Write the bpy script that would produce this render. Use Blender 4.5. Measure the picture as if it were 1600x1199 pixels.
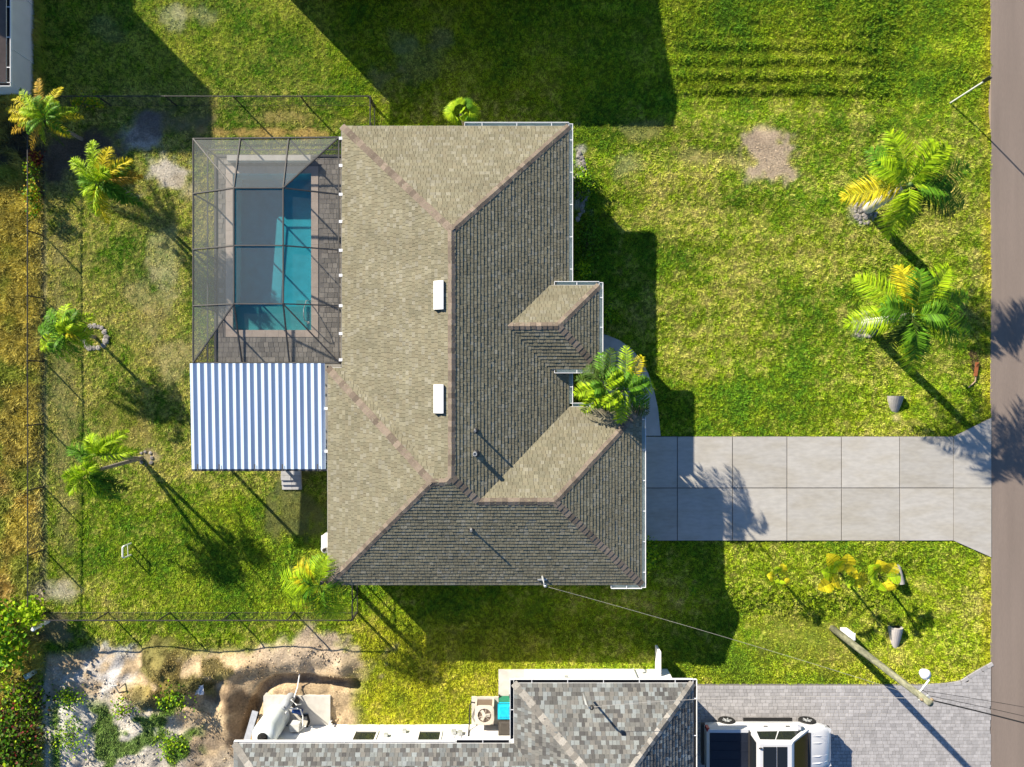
import bpy, math, random
import numpy as np
from mathutils import Vector, Matrix

random.seed(7)
RNG = np.random.default_rng(11)
for o in list(bpy.data.objects):
    bpy.data.objects.remove(o)
SC = bpy.context.scene
COL = SC.collection

# ------------------------------------------------------------------ camera, sky, sun, exposure
CAMZ = 35.0          # height of the drone above the lawn, metres
PPM = 33.5           # photograph pixels per metre at lawn level
cam_d = bpy.data.cameras.new('camera')
cam = bpy.data.objects.new('camera', cam_d)
COL.objects.link(cam)
cam.location = (0, 0, CAMZ)
cam.rotation_euler = (0, 0, 0)
cam_d.sensor_fit = 'HORIZONTAL'
cam_d.angle = 2 * math.atan(800 / (PPM * CAMZ))
cam_d.clip_end = 3000
SC.camera = cam

SUN_EL = math.radians(25.0)
SUN_AZ = math.radians(-44.0)          # clockwise from +Y
world = bpy.data.worlds.new('World')
SC.world = world
world.use_nodes = True
wn = world.node_tree.nodes
wl = world.node_tree.links
sky = wn.new('ShaderNodeTexSky')
sky.sky_type = 'NISHITA'
sky.sun_disc = False
sky.sun_elevation = SUN_EL
sky.sun_rotation = SUN_AZ
sky.dust_density = 0.3
sky.ozone_density = 6.0
bg = wn['Background']
bg.inputs['Strength'].default_value = 0.07
wl.new(sky.outputs[0], bg.inputs['Color'])

sun_d = bpy.data.lights.new('sun', 'SUN')
sun_d.energy = 5.0
sun_d.angle = math.radians(0.55)
sun_d.color = (1.0, 0.895, 0.73)
sun = bpy.data.objects.new('sun', sun_d)
COL.objects.link(sun)
sdir = Vector((math.sin(SUN_AZ) * math.cos(SUN_EL), math.cos(SUN_AZ) * math.cos(SUN_EL), math.sin(SUN_EL)))
sun.rotation_euler = sdir.to_track_quat('Z', 'Y').to_euler()
sun.location = sdir * 60

SC.view_settings.view_transform = 'Standard'
SC.view_settings.look = 'None'
SC.view_settings.gamma = 1.0
SC.view_settings.use_curve_mapping = False
SC.view_settings.exposure = 1.15


# ------------------------------------------------------------------ helpers
def P(px, py, h=0.0):
    """point at height h that the survey photograph shows at pixel px, py"""
    k = (1 - h / CAMZ) / PPM
    return ((px - 800) * k, (599.5 - py) * k)


def P3(px, py, h=0.0):
    x, y = P(px, py, h)
    return Vector((x, y, h))


def sstep(a, b, x):
    t = np.clip((x - a) / (b - a), 0, 1)
    return t * t * (3 - 2 * t)


def vnoise(x, y, scale, seed=0):
    x = np.asarray(x, float) / scale + 137.3 + seed * 17.17
    y = np.asarray(y, float) / scale + 91.7 + seed * 5.31
    xi = np.floor(x).astype(np.int64); yi = np.floor(y).astype(np.int64)
    fx = x - xi; fy = y - yi
    fx = fx * fx * (3 - 2 * fx); fy = fy * fy * (3 - 2 * fy)

    def hsh(a, b):
        n = (a * 374761393 + b * 668265263 + seed * 974634773) & 0xFFFFFFFF
        n = ((n ^ (n >> 13)) * 1274126177) & 0xFFFFFFFF
        return ((n ^ (n >> 16)) & 0xFFFF) / 65535.0
    a = hsh(xi, yi); b = hsh(xi + 1, yi); c = hsh(xi, yi + 1); d = hsh(xi + 1, yi + 1)
    return (a * (1 - fx) + b * fx) * (1 - fy) + (c * (1 - fx) + d * fx) * fy


def fbm(x, y, scale, seed=0, octv=3):
    s = 0; amp = 1; tot = 0
    for i in range(octv):
        s = s + amp * vnoise(x, y, scale / 2 ** i, seed + i * 3); tot += amp; amp *= .5
    return s / tot


def inpoly(x, y, poly):
    x = np.asarray(x); y = np.asarray(y)
    r = np.zeros(x.shape, bool)
    n = len(poly)
    for i in range(n):
        x0, y0 = poly[i]; x1, y1 = poly[(i + 1) % n]
        if y0 == y1:
            continue
        c = ((y0 > y) != (y1 > y)) & (x < (x1 - x0) * (y - y0) / (y1 - y0) + x0)
        r ^= c
    return r


def tag(o, label=None, cat=None, group=None, kind=None):
    if label: o['label'] = label
    if cat: o['category'] = cat
    if group: o['group'] = group
    if kind: o['kind'] = kind
    return o


def thing(name, label, cat, loc=(0, 0, 0), group=None):
    o = bpy.data.objects.new(name, None)
    COL.objects.link(o)
    o.location = loc
    o.empty_display_size = .3
    return tag(o, label, cat, group)


def attach(o, parent):
    """parent o, whose mesh is in world coordinates"""
    if parent is not None:
        o.parent = parent
        acc = Vector(); p = parent
        while p is not None:
            acc += Vector(p.location); p = p.parent
        o.location = Vector(o.location) - acc
    return o


def mesh_from(name, verts, faces, mats, smooth=False, mi=None):
    me = bpy.data.meshes.new(name)
    me.from_pydata([tuple(v) for v in verts], [], faces)
    if not isinstance(mats, (list, tuple)): mats = [mats]
    for m in mats: me.materials.append(m)
    if mi: me.polygons.foreach_set('material_index', mi)
    if smooth: me.polygons.foreach_set('use_smooth', [True] * len(me.polygons))
    me.update()
    return me


class MB:
    def __init__(self):
        self.v = []; self.f = []; self.c = []; self.cc = None

    def add(self, vs, fs):
        b = len(self.v)
        self.v += [tuple(v) for v in vs]
        self.f += [tuple(i + b for i in f) for f in fs]
        if self.cc is not None: self.c += [self.cc] * len(vs)
        return self

    def box(self, x0, x1, y0, y1, z0, z1):
        return self.add([(x0, y0, z0), (x1, y0, z0), (x1, y1, z0), (x0, y1, z0), (x0, y0, z1), (x1, y0, z1), (x1, y1, z1), (x0, y1, z1)],
                        [(3, 2, 1, 0), (4, 5, 6, 7), (0, 1, 5, 4), (1, 2, 6, 5), (2, 3, 7, 6), (3, 0, 4, 7)])

    def cbox(self, c, s, rz=0.0, taper=1.0):
        cx, cy, cz = c; sx, sy, sz = s[0] / 2, s[1] / 2, s[2] / 2
        vs = []
        for z, k in ((-sz, 1.0), (sz, taper)):
            for (a, b) in ((-1, -1), (1, -1), (1, 1), (-1, 1)):
                x = a * sx * k; y = b * sy * k
                vs.append((cx + x * math.cos(rz) - y * math.sin(rz), cy + x * math.sin(rz) + y * math.cos(rz), cz + z))
        return self.add(vs, [(3, 2, 1, 0), (4, 5, 6, 7), (0, 1, 5, 4), (1, 2, 6, 5), (2, 3, 7, 6), (3, 0, 4, 7)])

    def bar(self, p, q, w, h=None, up=(0, 0, 1)):
        p = Vector(p); q = Vector(q); h = w if h is None else h
        d = (q - p).normalized(); u = Vector(up)
        if abs(d.dot(u)) > .97: u = Vector((0, 1, 0))
        s = d.cross(u).normalized(); u = s.cross(d).normalized()
        vs = []
        for e in (p, q):
            for a, b in ((-1, -1), (1, -1), (1, 1), (-1, 1)):
                vs.append(e + s * a * w / 2 + u * b * h / 2)
        return self.add(vs, [(0, 1, 2, 3), (7, 6, 5, 4), (0, 4, 5, 1), (1, 5, 6, 2), (2, 6, 7, 3), (3, 7, 4, 0)])

    def tube(self, pts, r, n=6, caps=True):
        pts = [Vector(p) for p in pts]
        rs = r if isinstance(r, (list, tuple)) else [r] * len(pts)
        vs = []; fs = []
        for i, p in enumerate(pts):
            d = (pts[min(i + 1, len(pts) - 1)] - pts[max(i - 1, 0)])
            if d.length < 1e-9: d = Vector((0, 0, 1))
            d.normalize()
            u = Vector((0, 0, 1)) if abs(d.z) < .9 else Vector((1, 0, 0))
            s = d.cross(u).normalized(); t = s.cross(d).normalized()
            for k in range(n):
                a = 2 * math.pi * k / n
                vs.append(p + (s * math.cos(a) + t * math.sin(a)) * rs[i])
        for i in range(len(pts) - 1):
            for k in range(n):
                a = i * n + k; b = i * n + (k + 1) % n
                fs.append((a, b, b + n, a + n))
        if caps:
            fs.append(tuple(range(n))[::-1]); fs.append(tuple((len(pts) - 1) * n + k for k in range(n)))
        return self.add(vs, fs)

    def lathe(self, c, prof, n=20):
        vs = []; fs = []
        for r, z in prof:
            for k in range(n):
                a = 2 * math.pi * k / n
                vs.append((c[0] + r * math.cos(a), c[1] + r * math.sin(a), c[2] + z))
        for i in range(len(prof) - 1):
            for k in range(n):
                a = i * n + k; b = i * n + (k + 1) % n
                fs.append((a, b, b + n, a + n))
        fs.append(tuple(range(n))[::-1]); fs.append(tuple((len(prof) - 1) * n + k for k in range(n)))
        return self.add(vs, fs)

    def prism(self, poly, z0, z1):
        n = len(poly)
        vs = [(x, y, z0) for x, y in poly] + [(x, y, z1) for x, y in poly]
        fs = [tuple(range(n))[::-1], tuple(range(n, 2 * n))] + [(i, (i + 1) % n, n + (i + 1) % n, n + i) for i in range(n)]
        return self.add(vs, fs)

    def sweep(self, prof, p, q, up=(0, 0, 1), closed=True):
        """profile of (side, up) offsets swept from p to q"""
        p = Vector(p); q = Vector(q)
        d = (q - p).normalized(); u = Vector(up); s = d.cross(u).normalized()
        n = len(prof)
        vs = [e + s * a + u * b for e in (p, q) for a, b in prof]
        fs = [(i, (i + 1) % n, n + (i + 1) % n, n + i) for i in range(n if closed else n - 1)]
        if closed: fs += [tuple(range(n))[::-1], tuple(range(n, 2 * n))]
        return self.add(vs, fs)

    def build(self, name, mat, parent=None, smooth=False, kind=None):
        me = mesh_from(name, self.v, self.f, mat, smooth)
        if self.c:
            at = me.color_attributes.new('Col', 'FLOAT_COLOR', 'POINT')
            at.data.foreach_set('color', np.asarray([(c[0], c[1], c[2], 1) for c in self.c], np.float32).ravel())
        o = bpy.data.objects.new(name, me)
        COL.objects.link(o)
        if kind: o['kind'] = kind
        return attach(o, parent)


def place(name, me, loc, rot, parent, scale=None):
    """one more piece that shares mesh data"""
    o = bpy.data.objects.new(name, me)
    COL.objects.link(o)
    o.location = loc
    if rot is not None: o.rotation_euler = rot
    if scale: o.scale = scale
    return attach(o, parent)


# ------------------------------------------------------------------ materials
MATS = {}


def M(name, col, rough=.8, var=.12, scale=6.0, bump=0.0, bscale=60.0, spec=.3, metal=0.0, rand=0.0, attr=False, trans=0.0, var2=0.0, scale2=1.0, col2=None, stretch=None, coat=0.0):
    if name in MATS: return MATS[name]
    m = bpy.data.materials.new(name); m.use_nodes = True
    nt = m.node_tree; N = nt.nodes; L = nt.links
    b = N['Principled BSDF']
    b.inputs['Roughness'].default_value = rough
    b.inputs['Metallic'].default_value = metal
    b.inputs['Specular IOR Level'].default_value = spec
    b.inputs['Coat Weight'].default_value = coat
    geo = N.new('ShaderNodeNewGeometry')
    pos = geo.outputs['Position']
    if stretch:
        mp = N.new('ShaderNodeMapping'); mp.inputs['Scale'].default_value = stretch
        L.new(pos, mp.inputs['Vector']); pos = mp.outputs[0]

    def noise(sc, det=4):
        n = N.new('ShaderNodeTexNoise'); n.inputs['Scale'].default_value = sc; n.inputs['Detail'].default_value = det
        L.new(pos, n.inputs['Vector']); return n.outputs['Fac']

    def mul(a, bb):
        x = N.new('ShaderNodeMix'); x.data_type = 'RGBA'; x.blend_type = 'MULTIPLY'; x.inputs['Factor'].default_value = 1
        L.new(a, x.inputs['A']); L.new(bb, x.inputs['B']); return x.outputs['Result']

    def ramp(f, lo, hi, a=.3, c=.7):
        r = N.new('ShaderNodeMapRange'); r.inputs['From Min'].default_value = a; r.inputs['From Max'].default_value = c
        r.inputs['To Min'].default_value = lo; r.inputs['To Max'].default_value = hi
        L.new(f, r.inputs['Value']); return r.outputs[0]
    if attr:
        at = N.new('ShaderNodeAttribute'); at.attribute_name = 'Col'; c = at.outputs['Color']
    else:
        rgb = N.new('ShaderNodeRGB'); rgb.outputs[0].default_value = (*col, 1); c = rgb.outputs[0]
    if col2 is not None:
        x = N.new('ShaderNodeMix'); x.data_type = 'RGBA'
        L.new(ramp(noise(scale2, 5), 0, 1, .42, .62), x.inputs['Factor'])
        L.new(c, x.inputs['A']); x.inputs['B'].default_value = (*col2, 1); c = x.outputs['Result']
    if var: c = mul(c, ramp(noise(scale), 1 - var, 1 + var))
    if var2: c = mul(c, ramp(noise(scale2, 6), 1 - var2, 1 + var2))
    if rand:
        oi = N.new('ShaderNodeObjectInfo'); c = mul(c, ramp(oi.outputs['Random'], 1 - rand, 1 + rand, 0, 1))
    L.new(c, b.inputs['Base Color'])
    if bump:
        bp = N.new('ShaderNodeBump'); bp.inputs['Strength'].default_value = bump; bp.inputs['Distance'].default_value = .02
        L.new(noise(bscale, 3), bp.inputs['Height']); L.new(bp.outputs[0], b.inputs['Normal'])
    if trans:
        tr = N.new('ShaderNodeBsdfTranslucent'); L.new(c, tr.inputs['Color'])
        mx = N.new('ShaderNodeMixShader'); mx.inputs[0].default_value = trans
        L.new(b.outputs[0], mx.inputs[1]); L.new(tr.outputs[0], mx.inputs[2]); L.new(mx.outputs[0], N['Material Output'].inputs['Surface'])
    MATS[name] = m
    return m


def see_through(name, col, opacity, rough=.6, gloss=False):
    m = bpy.data.materials.new(name); m.use_nodes = True
    N = m.node_tree.nodes; L = m.node_tree.links
    b = N['Principled BSDF']; b.inputs['Base Color'].default_value = (*col, 1); b.inputs['Roughness'].default_value = rough
    t = N.new('ShaderNodeBsdfTransparent')
    mx = N.new('ShaderNodeMixShader'); mx.inputs[0].default_value = opacity
    L.new(t.outputs[0], mx.inputs[1]); L.new(b.outputs[0], mx.inputs[2]); L.new(mx.outputs[0], N['Material Output'].inputs['Surface'])
    return m


m_ground = M('lawn soil', (1, 1, 1), .95, .30, 12, 1.0, 14, .1, attr=True, var2=.15, scale2=1.3)
m_grass = M('grass blades', (1, 1, 1), .7, .15, 3, 0, spec=.10, attr=True, trans=.12)
m_leaf = M('leaves', (1, 1, 1), .55, .12, 7, 0, spec=.14, attr=True, trans=.28)
m_road = M('road asphalt', (.222, .18, .153), .9, .07, 40.0, .5, 120, .2, var2=.10, scale2=.9, stretch=(1.6, .12, 1))
m_conc = M('driveway concrete', (.425, .41, .38), .85, .08, 5, .12, 60, .25, rand=.07, var2=.07, scale2=1.0, col2=(.365, .345, .305), stretch=(.6, 1.7, 1))
m_walk = M('walk concrete', (.43, .42, .40), .85, .12, 2, .12, 60, .25, var2=.12, scale2=.6)
m_pad = M('pad concrete', (.50, .48, .44), .85, .12, 3, .1, 50, .25, var2=.12, scale2=.8)
m_paver_n = M('grey drive pavers', (.36, .35, .35), .85, .08, 5, .2, 70, .2, rand=.16, var2=.10, scale2=.5)
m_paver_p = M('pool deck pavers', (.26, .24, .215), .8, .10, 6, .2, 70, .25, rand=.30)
m_joint = M('joint sand', (.17, .16, .15), .95, .1, 8)
m_coping = M('travertine coping', (.50, .42, .36), .7, .08, 5, .05, 60, .3, rand=.05)
m_plaster = M('pool plaster', (.22, .52, .58), .7, .10, 2.5, 0)
m_shelf = M('pool shelf plaster', (.40, .48, .46), .7, .05, 3, 0)
m_white = M('white painted metal', (.78, .79, .80), .4, .03, 5, 0, spec=.5)
m_whitewall = M('white stucco', (.74, .73, .71), .9, .04, 2, .15, 90, .2)
m_stucco = M('cream stucco', (.55, .50, .42), .9, .05, 2, .15, 90, .2)
m_fascia = M('fascia', (.66, .66, .64), .5, .03, 5)
m_gutter = M('gutter metal', (.42, .50, .46), .45, .08, 4, 0, spec=.5)  # pale green reflection inside the gutters put into the base colour
m_dark = M('dark bronze metal', (.035, .033, .032), .5, .1, 6, 0, spec=.4)
m_frame = M('cage frame aluminium', (.085, .083, .08), .6, .08, 4, 0, spec=.2)
m_black = M('black rubber', (.012, .012, .012), .7, .1, 8)
m_shing = M('tan shingle granules', (1, 1, 1), .95, .10, 30, .5, 160, .15, attr=True, var2=.10, scale2=.8)
m_deckroof = M('roofing felt', (.035, .033, .03), .95, .1, 5)
m_cap = M('ridge cap shingle', (.205, .166, .130), .95, .12, 14, .4, 140, .15, rand=.32)
m_cap_n = M('grey ridge cap shingle', (.27, .255, .23), .95, .12, 14, .4, 140, .15, rand=.42)
m_pan = M('sky tinted white roof pan', (.46, .56, .70), .28, .06, 2, 0, spec=.6, stretch=(1, .15, 1))  # blue of the reflected sky put into the white pan's base colour
m_glass = M('dark window glass', (.015, .02, .022), .08, 0, 1, spec=.6)
m_trunk = M('palm trunk', (.24, .21, .18), .9, .2, 12, .6, 30, .1)
m_trunk_w = M('pale royal palm trunk', (.50, .49, .47), .8, .1, 8, .3, 30, .2)
m_wood = M('weathered pole wood', (.22, .22, .15), .9, .30, 14, .6, 40, .1, stretch=(1, 1, .3), col2=(.14, .145, .10), scale2=5)
m_branch = M('brown branch', (.10, .075, .05), .9, .2, 10)
m_galv = M('galvanised steel', (.42, .44, .45), .45, .1, 6, 0, spec=.5, metal=.3)
m_wire = M('black cable', (.02, .02, .02), .6, 0, 1)
m_wire_l = M('pale aluminium cable', (.30, .29, .28), .6, .1, 5)
m_screen = see_through('insect screen mesh', (.125, .14, .138), .32, .5)
m_rock = M('pale stone', (.27, .25, .235), .9, .2, 10, .4, 30, rand=.35)
m_tank = M('white fibreglass tank', (.74, .80, .80), .35, .03, 3, 0, spec=.5)
m_beige = M('beige sheet metal', (.56, .50, .43), .5, .05, 5, 0, spec=.4)
m_brownmetal = M('brown coil guard', (.16, .12, .095), .6, .1, 10)
m_pvc = M('white pvc pipe', (.78, .78, .76), .4, .02, 5, 0, spec=.5)
m_carw = M('white car paint', (.58, .59, .61), .22, .01, 3, 0, spec=.5, coat=.6)
m_tint = M('tinted car glass', (.012, .015, .018), .06, 0, 1, spec=.7)
m_tonneau = M('dark vinyl bed cover', (.012, .016, .028), .55, .1, 4, 0, spec=.4)
m_red = M('red lamp lens', (.35, .01, .01), .2, 0, 1, spec=.6)
m_lens = M('headlamp lens', (.55, .57, .6), .1, 0, 1, spec=.7)


# ------------------------------------------------------------------ plan of the lot (metres)
HE, S = 2.8, 5 / 12
XL, XR, YT, YB = -7.305, 2.444, 11.05, -8.64
XW, YWN = -7.91, .673
XG, YGN = 5.575, -1.0
XM = (XL + XR) / 2; HALF = (XR - XL) / 2
YW = (YWN + YB) / 2; HW = (YWN - YB) / 2
YG = (YGN + YB) / 2; HG = (YGN - YB) / 2
HE2 = 3.15
XE, YEN, YES = 3.70, 4.17, .61
YE = (YEN + YES) / 2; HEH = (YEN - YES) / 2
XROAD = P(1548, 0)[0]
POOL = (P(365, 0)[0] + .0, P(487, 0)[0], P(0, 516)[1], P(0, 272)[1])     # x0 x1 y0 y1
CAGE = (P(302, 0, 2.53)[0], -7.45, P(0, 567, 2.53)[1], P(0, 217, 2.53)[1])
DRIVE = [P(1007, 682), P(1489, 682), P(1548, 653), P(1548, 871), P(1489, 845), P(1007, 845)]
WALK = [P(925, 520), P(948, 524), P(968, 532), P(986, 545), P(1001, 562), P(1012, 582), P(1022, 612), P(1028, 640), P(1032, 681), P(985, 681), P(925, 640)]
PAVE = [P(1070, 1069), P(1440, 1069), P(1478, 1067), P(1500, 1063), P(1522, 1049), P(1549, 1034), P(1549, 1290), P(1070, 1290)]


def gz(x, y):
    """ground height"""
    x = np.asarray(x, float); y = np.asarray(y, float)
    e = sstep(-6, 2, x)
    z = -.58 * np.exp(-((y + 11.15) / 1.15) ** 2) * sstep(-4, 6, x) * (1 - sstep(15, 20, x))
    z = z - .17 * np.exp(-((y - 13.1) / .9) ** 2) * e
    z = z + .5 * sstep(13.3, 18.2, y) * e * (1 - sstep(16, 20.5, x))
    ppy = 599.5 - y * PPM; ppx = x * PPM + 800
    z = z + .035 * np.sin(ppy * .285 + .02 * ppx * 0) * sstep(1020, 1090, ppx) * (1 - sstep(1280, 1460, ppx)) * sstep(50, 75, ppy) * (1 - sstep(146, 160, ppy))
    z = z - .28 * np.exp(-((x - 18.1) / 1.3) ** 2) * (1 - (sstep(-9.0, -7.9, y) * (1 - sstep(-2.0, -1.0, y)))) * (1 - sstep(-13.4, -12.6, -y) * 0) * sstep(-13.2, -12.2, y)
    # spoil heaps, trench and ruts on the building plot
    px = x * PPM + 800; py = 599.5 - y * PPM
    for (cx, cy, rx, ry, hh) in ((262, 1036, 30, 22, .95), (232, 1084, 36, 15, .8), (292, 1064, 34, 18, .9), (335, 1046, 34, 16, .5), (250, 1112, 50, 13, .35), (110, 1130, 28, 50, .35), (455, 1025, 60, 18, .4), (535, 1040, 14, 24, .3), (360, 1100, 14, 40, .5), (400, 1040, 30, 12, .35)):
        z = z + hh * np.exp(-((px - cx) / rx) ** 2 - ((py - cy) / ry) ** 2) * (.75 + .5 * fbm(x, y, .5, 5))
    tr = [(555, 1071), (505, 1067), (470, 1063), (432, 1064), (410, 1078), (399, 1100), (388, 1135)]
    d = np.full(x.shape, 1e9)
    for i in range(len(tr) - 1):
        ax, ay = tr[i]; bx, by = tr[i + 1]
        t = np.clip(((px - ax) * (bx - ax) + (py - ay) * (by - ay)) / ((bx - ax) ** 2 + (by - ay) ** 2), 0, 1)
        d = np.minimum(d, np.hypot(px - ax - t * (bx - ax), py - ay - t * (by - ay)))
    z = z - .55 * (1 - sstep(6, 11, d))
    rough = sstep(980, 1010, py) * (1 - sstep(540, 580, px)) + (1 - sstep(52, 72, px))
    z = z + np.clip(rough, 0, 1) * (fbm(x, y, .5, 9, 4) - .5) * .30
    z = z + (fbm(x, y, 3.0, 2) - .5) * .07
    # flat under the house, slabs and drives
    flat = inpoly(x, y, [(XW - .2, YB - .1), (XG + .2, YB - .1), (XG + .2, YGN), (XE + .2, YEN), (XR + .2, YT + .1), (XW - .2, YT + .1)])
    z = np.where(flat, 0.0, z)
    return z


def gz1(x, y):
    return float(gz(np.array([x]), np.array([y]))[0])


PATCH = [  # px, py, rx, ry, colour, strength
    (1205, 245, 40, 42, (.36, .28, .21), .95), (1195, 205, 22, 14, (.36, .28, .2), .7), (1090, 245, 55, 16, (.30, .24, .13), .5), (985, 262, 26, 20, (.40, .34, .2), .45), (1000, 205, 40, 14, (.26, .22, .1), .5),
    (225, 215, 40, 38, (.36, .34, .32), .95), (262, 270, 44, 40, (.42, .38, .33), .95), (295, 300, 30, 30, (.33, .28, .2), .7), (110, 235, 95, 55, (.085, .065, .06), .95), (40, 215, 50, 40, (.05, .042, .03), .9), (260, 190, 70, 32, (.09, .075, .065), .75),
    (255, 410, 26, 60, (.42, .38, .24), .45), (230, 470, 40, 60, (.30, .24, .14), .5), (270, 560, 40, 45, (.28, .23, .14), .5), (440, 185, 90, 14, (.28, .2, .09), .6), (420, 207, 130, 9, (.34, .22, .08), .8),
    (100, 660, 22, 260, (.24, .19, .11), .45), (92, 930, 32, 20, (.42, .36, .30), .75), (85, 985, 30, 30, (.16, .12, .09), .8),
    (650, 95, 34, 26, (.22, .24, .16), .3), (625, 65, 28, 20, (.2, .24, .16), .3), (170, 40, 30, 22, (.26, .28, .18), .3), (265, 30, 34, 22, (.36, .35, .24), .5), (310, 25, 34, 18, (.34, .3, .2), .45), (595, 120, 30, 24, (.26, .2, .14), .45), (690, 60, 20, 16, (.24, .2, .16), .4),
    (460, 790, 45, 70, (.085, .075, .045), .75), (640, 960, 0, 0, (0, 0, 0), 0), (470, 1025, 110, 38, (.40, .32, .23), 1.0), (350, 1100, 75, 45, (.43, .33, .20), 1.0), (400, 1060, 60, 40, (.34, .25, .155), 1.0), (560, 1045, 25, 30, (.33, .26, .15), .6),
    (168, 1058, 48, 42, (.58, .56, .53), 1.0), (175, 1030, 44, 20, (.55, .53, .5), .8), (110, 1130, 42, 66, (.50, .48, .43), .8), (230, 1155, 70, 42, (.52, .49, .43), .85), (185, 1105, 36, 22, (.48, .42, .34), .9), (300, 1190, 130, 30, (.36, .33, .28), .8), (72, 1130, 8, 90, (.5, .48, .44), .8),
    (378, 1140, 26, 60, (.15, .10, .06), .9), (320, 1180, 40, 40, (.2, .15, .1), .8), (262, 1040, 44, 32, (.17, .125, .07), .85), (300, 1070, 50, 26, (.14, .105, .07), .8),
    (1402, 652, 14, 14, (.3, .24, .16), .7), (1405, 1030, 12, 10, (.25, .16, .09), .7), (1260, 1000, 90, 40, (.2, .16, .05), .35),
    (905, 290, 14, 60, (.40, .38, .35), .9), (1352, 332, 20, 20, (.34, .31, .28), .8), (1350, 506, 22, 20, (.34, .31, .28), .7), (232, 712, 18, 14, (.32, .25, .18), .8), (200, 672, 60, 60, (.2, .15, .04), .4),
]


def lawn_fields(x, y):
    """base colour of the ground cover and how much grass grows there"""
    px = x * PPM + 800; py = 599.5 - y * PPM
    n1 = fbm(x, y, 3.2, 21, 3); n2 = fbm(x, y, .9, 22, 3); n3 = fbm(x, y, .32, 23, 2)
    green = np.array([.10, .215, .014]); lime = np.array([.335, .41, .014]); straw = np.array([.52, .45, .16]); gold = np.array([.52, .43, .03])
    n4 = vnoise(x, y, .11, 24)
    yel = np.clip(.52 + 1.1 * (n1 - .5) + .8 * (n2 - .5) + .7 * (n4 - .5), 0, 1)
    c = green[None] * (1 - yel[:, None]) + lime[None] * yel[:, None]
    back = (1 - sstep(480, 560, px))                      # back garden is drier
    front = sstep(900, 1000, px) * sstep(150, 190, py) * (1 - sstep(560, 640, py))
    st = np.clip(.7 * (n2 - .5) + .8 * (n1 - .5) + .7 * (n3 - .5) + .7 * (n4 - .5) + (.16 + .30 * (1 - sstep(700, 800, py))) * back + .20 * front - .04, 0, .78)
    greener = sstep(840, 880, py) * back * sstep(140, 330, px) * (1 - sstep(960, 985, py)) + (1 - sstep(120, 165, py)) * .8 + sstep(250, 330, px) * back * sstep(750, 800, py) * (1 - sstep(850, 870, py))
    st = st * (1 - .75 * np.clip(greener, 0, 1))
    c = c * (1 - st[:, None]) + straw[None] * st[:, None]
    # shadows of mown ridges painted as dark bands towards the north neighbour
    ridge_shade = (.5 + .5 * np.sin((py + 3 * n1) * .30)) * sstep(1030, 1090, px) * sstep(55, 75, py) * (1 - sstep(148, 156, py)) * (1 - sstep(1300, 1480, px))
    c = c * (1 - .2 * ridge_shade[:, None])
    mow = vnoise(x * .10, y, .32, 61) * .6 + vnoise(x * .07, y, .75, 62) * .4
    c = c * (1 + .55 * (mow[:, None] - .5) * (sstep(850, 950, px) * (1 - .6 * sstep(680, 860, py)))[:, None])
    gd = np.clip(sstep(940, 1000, py) * sstep(500, 600, px) * (1 - sstep(780, 960, px)) * .35 + sstep(1000, 1060, py) * sstep(1020, 1060, px) * .15, 0, 1) + .35 * sstep(1525, 1545, px) * (.4 + n2)
    gd = np.clip(gd * (.5 + n2), 0, .8)
    c = c * (1 - gd[:, None]) + gold[None] * gd[:, None]
    field = 1 - sstep(58, 72, px + 14 * (n2 - .5))
    wc = np.array([.50, .43, .085])[None] * (1 - n2[:, None]) + np.array([.22, .19, .05])[None] * n2[:, None]
    w2 = sstep(640, 800, py)[:, None] * np.clip(2 * (n1 - .35), 0, 1)[:, None]
    wc = wc * (1 - w2) + np.array([.44, .29, .13])[None] * w2
    w3 = sstep(.5, .7, fbm(x, y, 1.3, 77, 3))[:, None]
    wc = wc * (1 - .75 * w3) + np.array([.20, .26, .035])[None] * .75 * w3
    c = c * (1 - field[:, None]) + wc * field[:, None]
    dens = np.ones(x.shape) * (.9 + .3 * n2) * (1 - .15 * st)
    soil = sstep(1003, 1026, py + 26 * (n2 - .5)) * (1 - sstep(540, 572, px + 30 * (n2 - .5))) * sstep(66, 76, px)
    white = (1 - sstep(215, 300, px + 60 * (n1 - .5))) * sstep(1075, 1105, py)
    sc_ = np.array([.40, .305, .19])[None] * (1 - white[:, None]) + np.array([.52, .47, .39])[None] * white[:, None]
    c = c * (1 - soil[:, None]) + sc_ * soil[:, None] * (.7 + .5 * n3[:, None] * soil[:, None])
    dens = dens * (1 - .97 * soil)
    pn = (fbm(x, y, .9, 31, 4) - .5) * 1.9 + .8 * (n3 - .5)
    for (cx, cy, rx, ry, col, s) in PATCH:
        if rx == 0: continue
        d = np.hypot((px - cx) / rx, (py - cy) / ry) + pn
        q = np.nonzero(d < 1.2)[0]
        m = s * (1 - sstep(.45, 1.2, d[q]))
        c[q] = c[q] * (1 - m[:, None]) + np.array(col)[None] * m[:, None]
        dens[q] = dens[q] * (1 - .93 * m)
    for (cx, cy, rx, ry) in ((262, 1034, 46, 26), (222, 1086, 52, 20), (298, 1060, 40, 18), (345, 1040, 40, 14)):
        d = np.hypot((px - cx) / rx, (py - cy) / ry) + pn
        q = np.nonzero(d < 1.25)[0]
        m = (1 - sstep(.7, 1.25, d[q]))
        gcol_ = np.array([.34, .25, .085])[None] * (1 - n2[q][:, None]) + np.array([.10, .13, .03])[None] * n2[q][:, None]
        c[q] = c[q] * (1 - .8 * m[:, None]) + gcol_ * .8 * m[:, None]
        dens[q] = np.maximum(dens[q], .9 * m * sstep(.25, .5, n3[q]))
    # green weeds on the sandy plot
    wd = .9 * sstep(.58, .68, fbm(x, y, 1.1, 41, 3)) * sstep(1085, 1110, py) * (1 - sstep(300, 330, px)) * sstep(72, 90, px)
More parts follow.
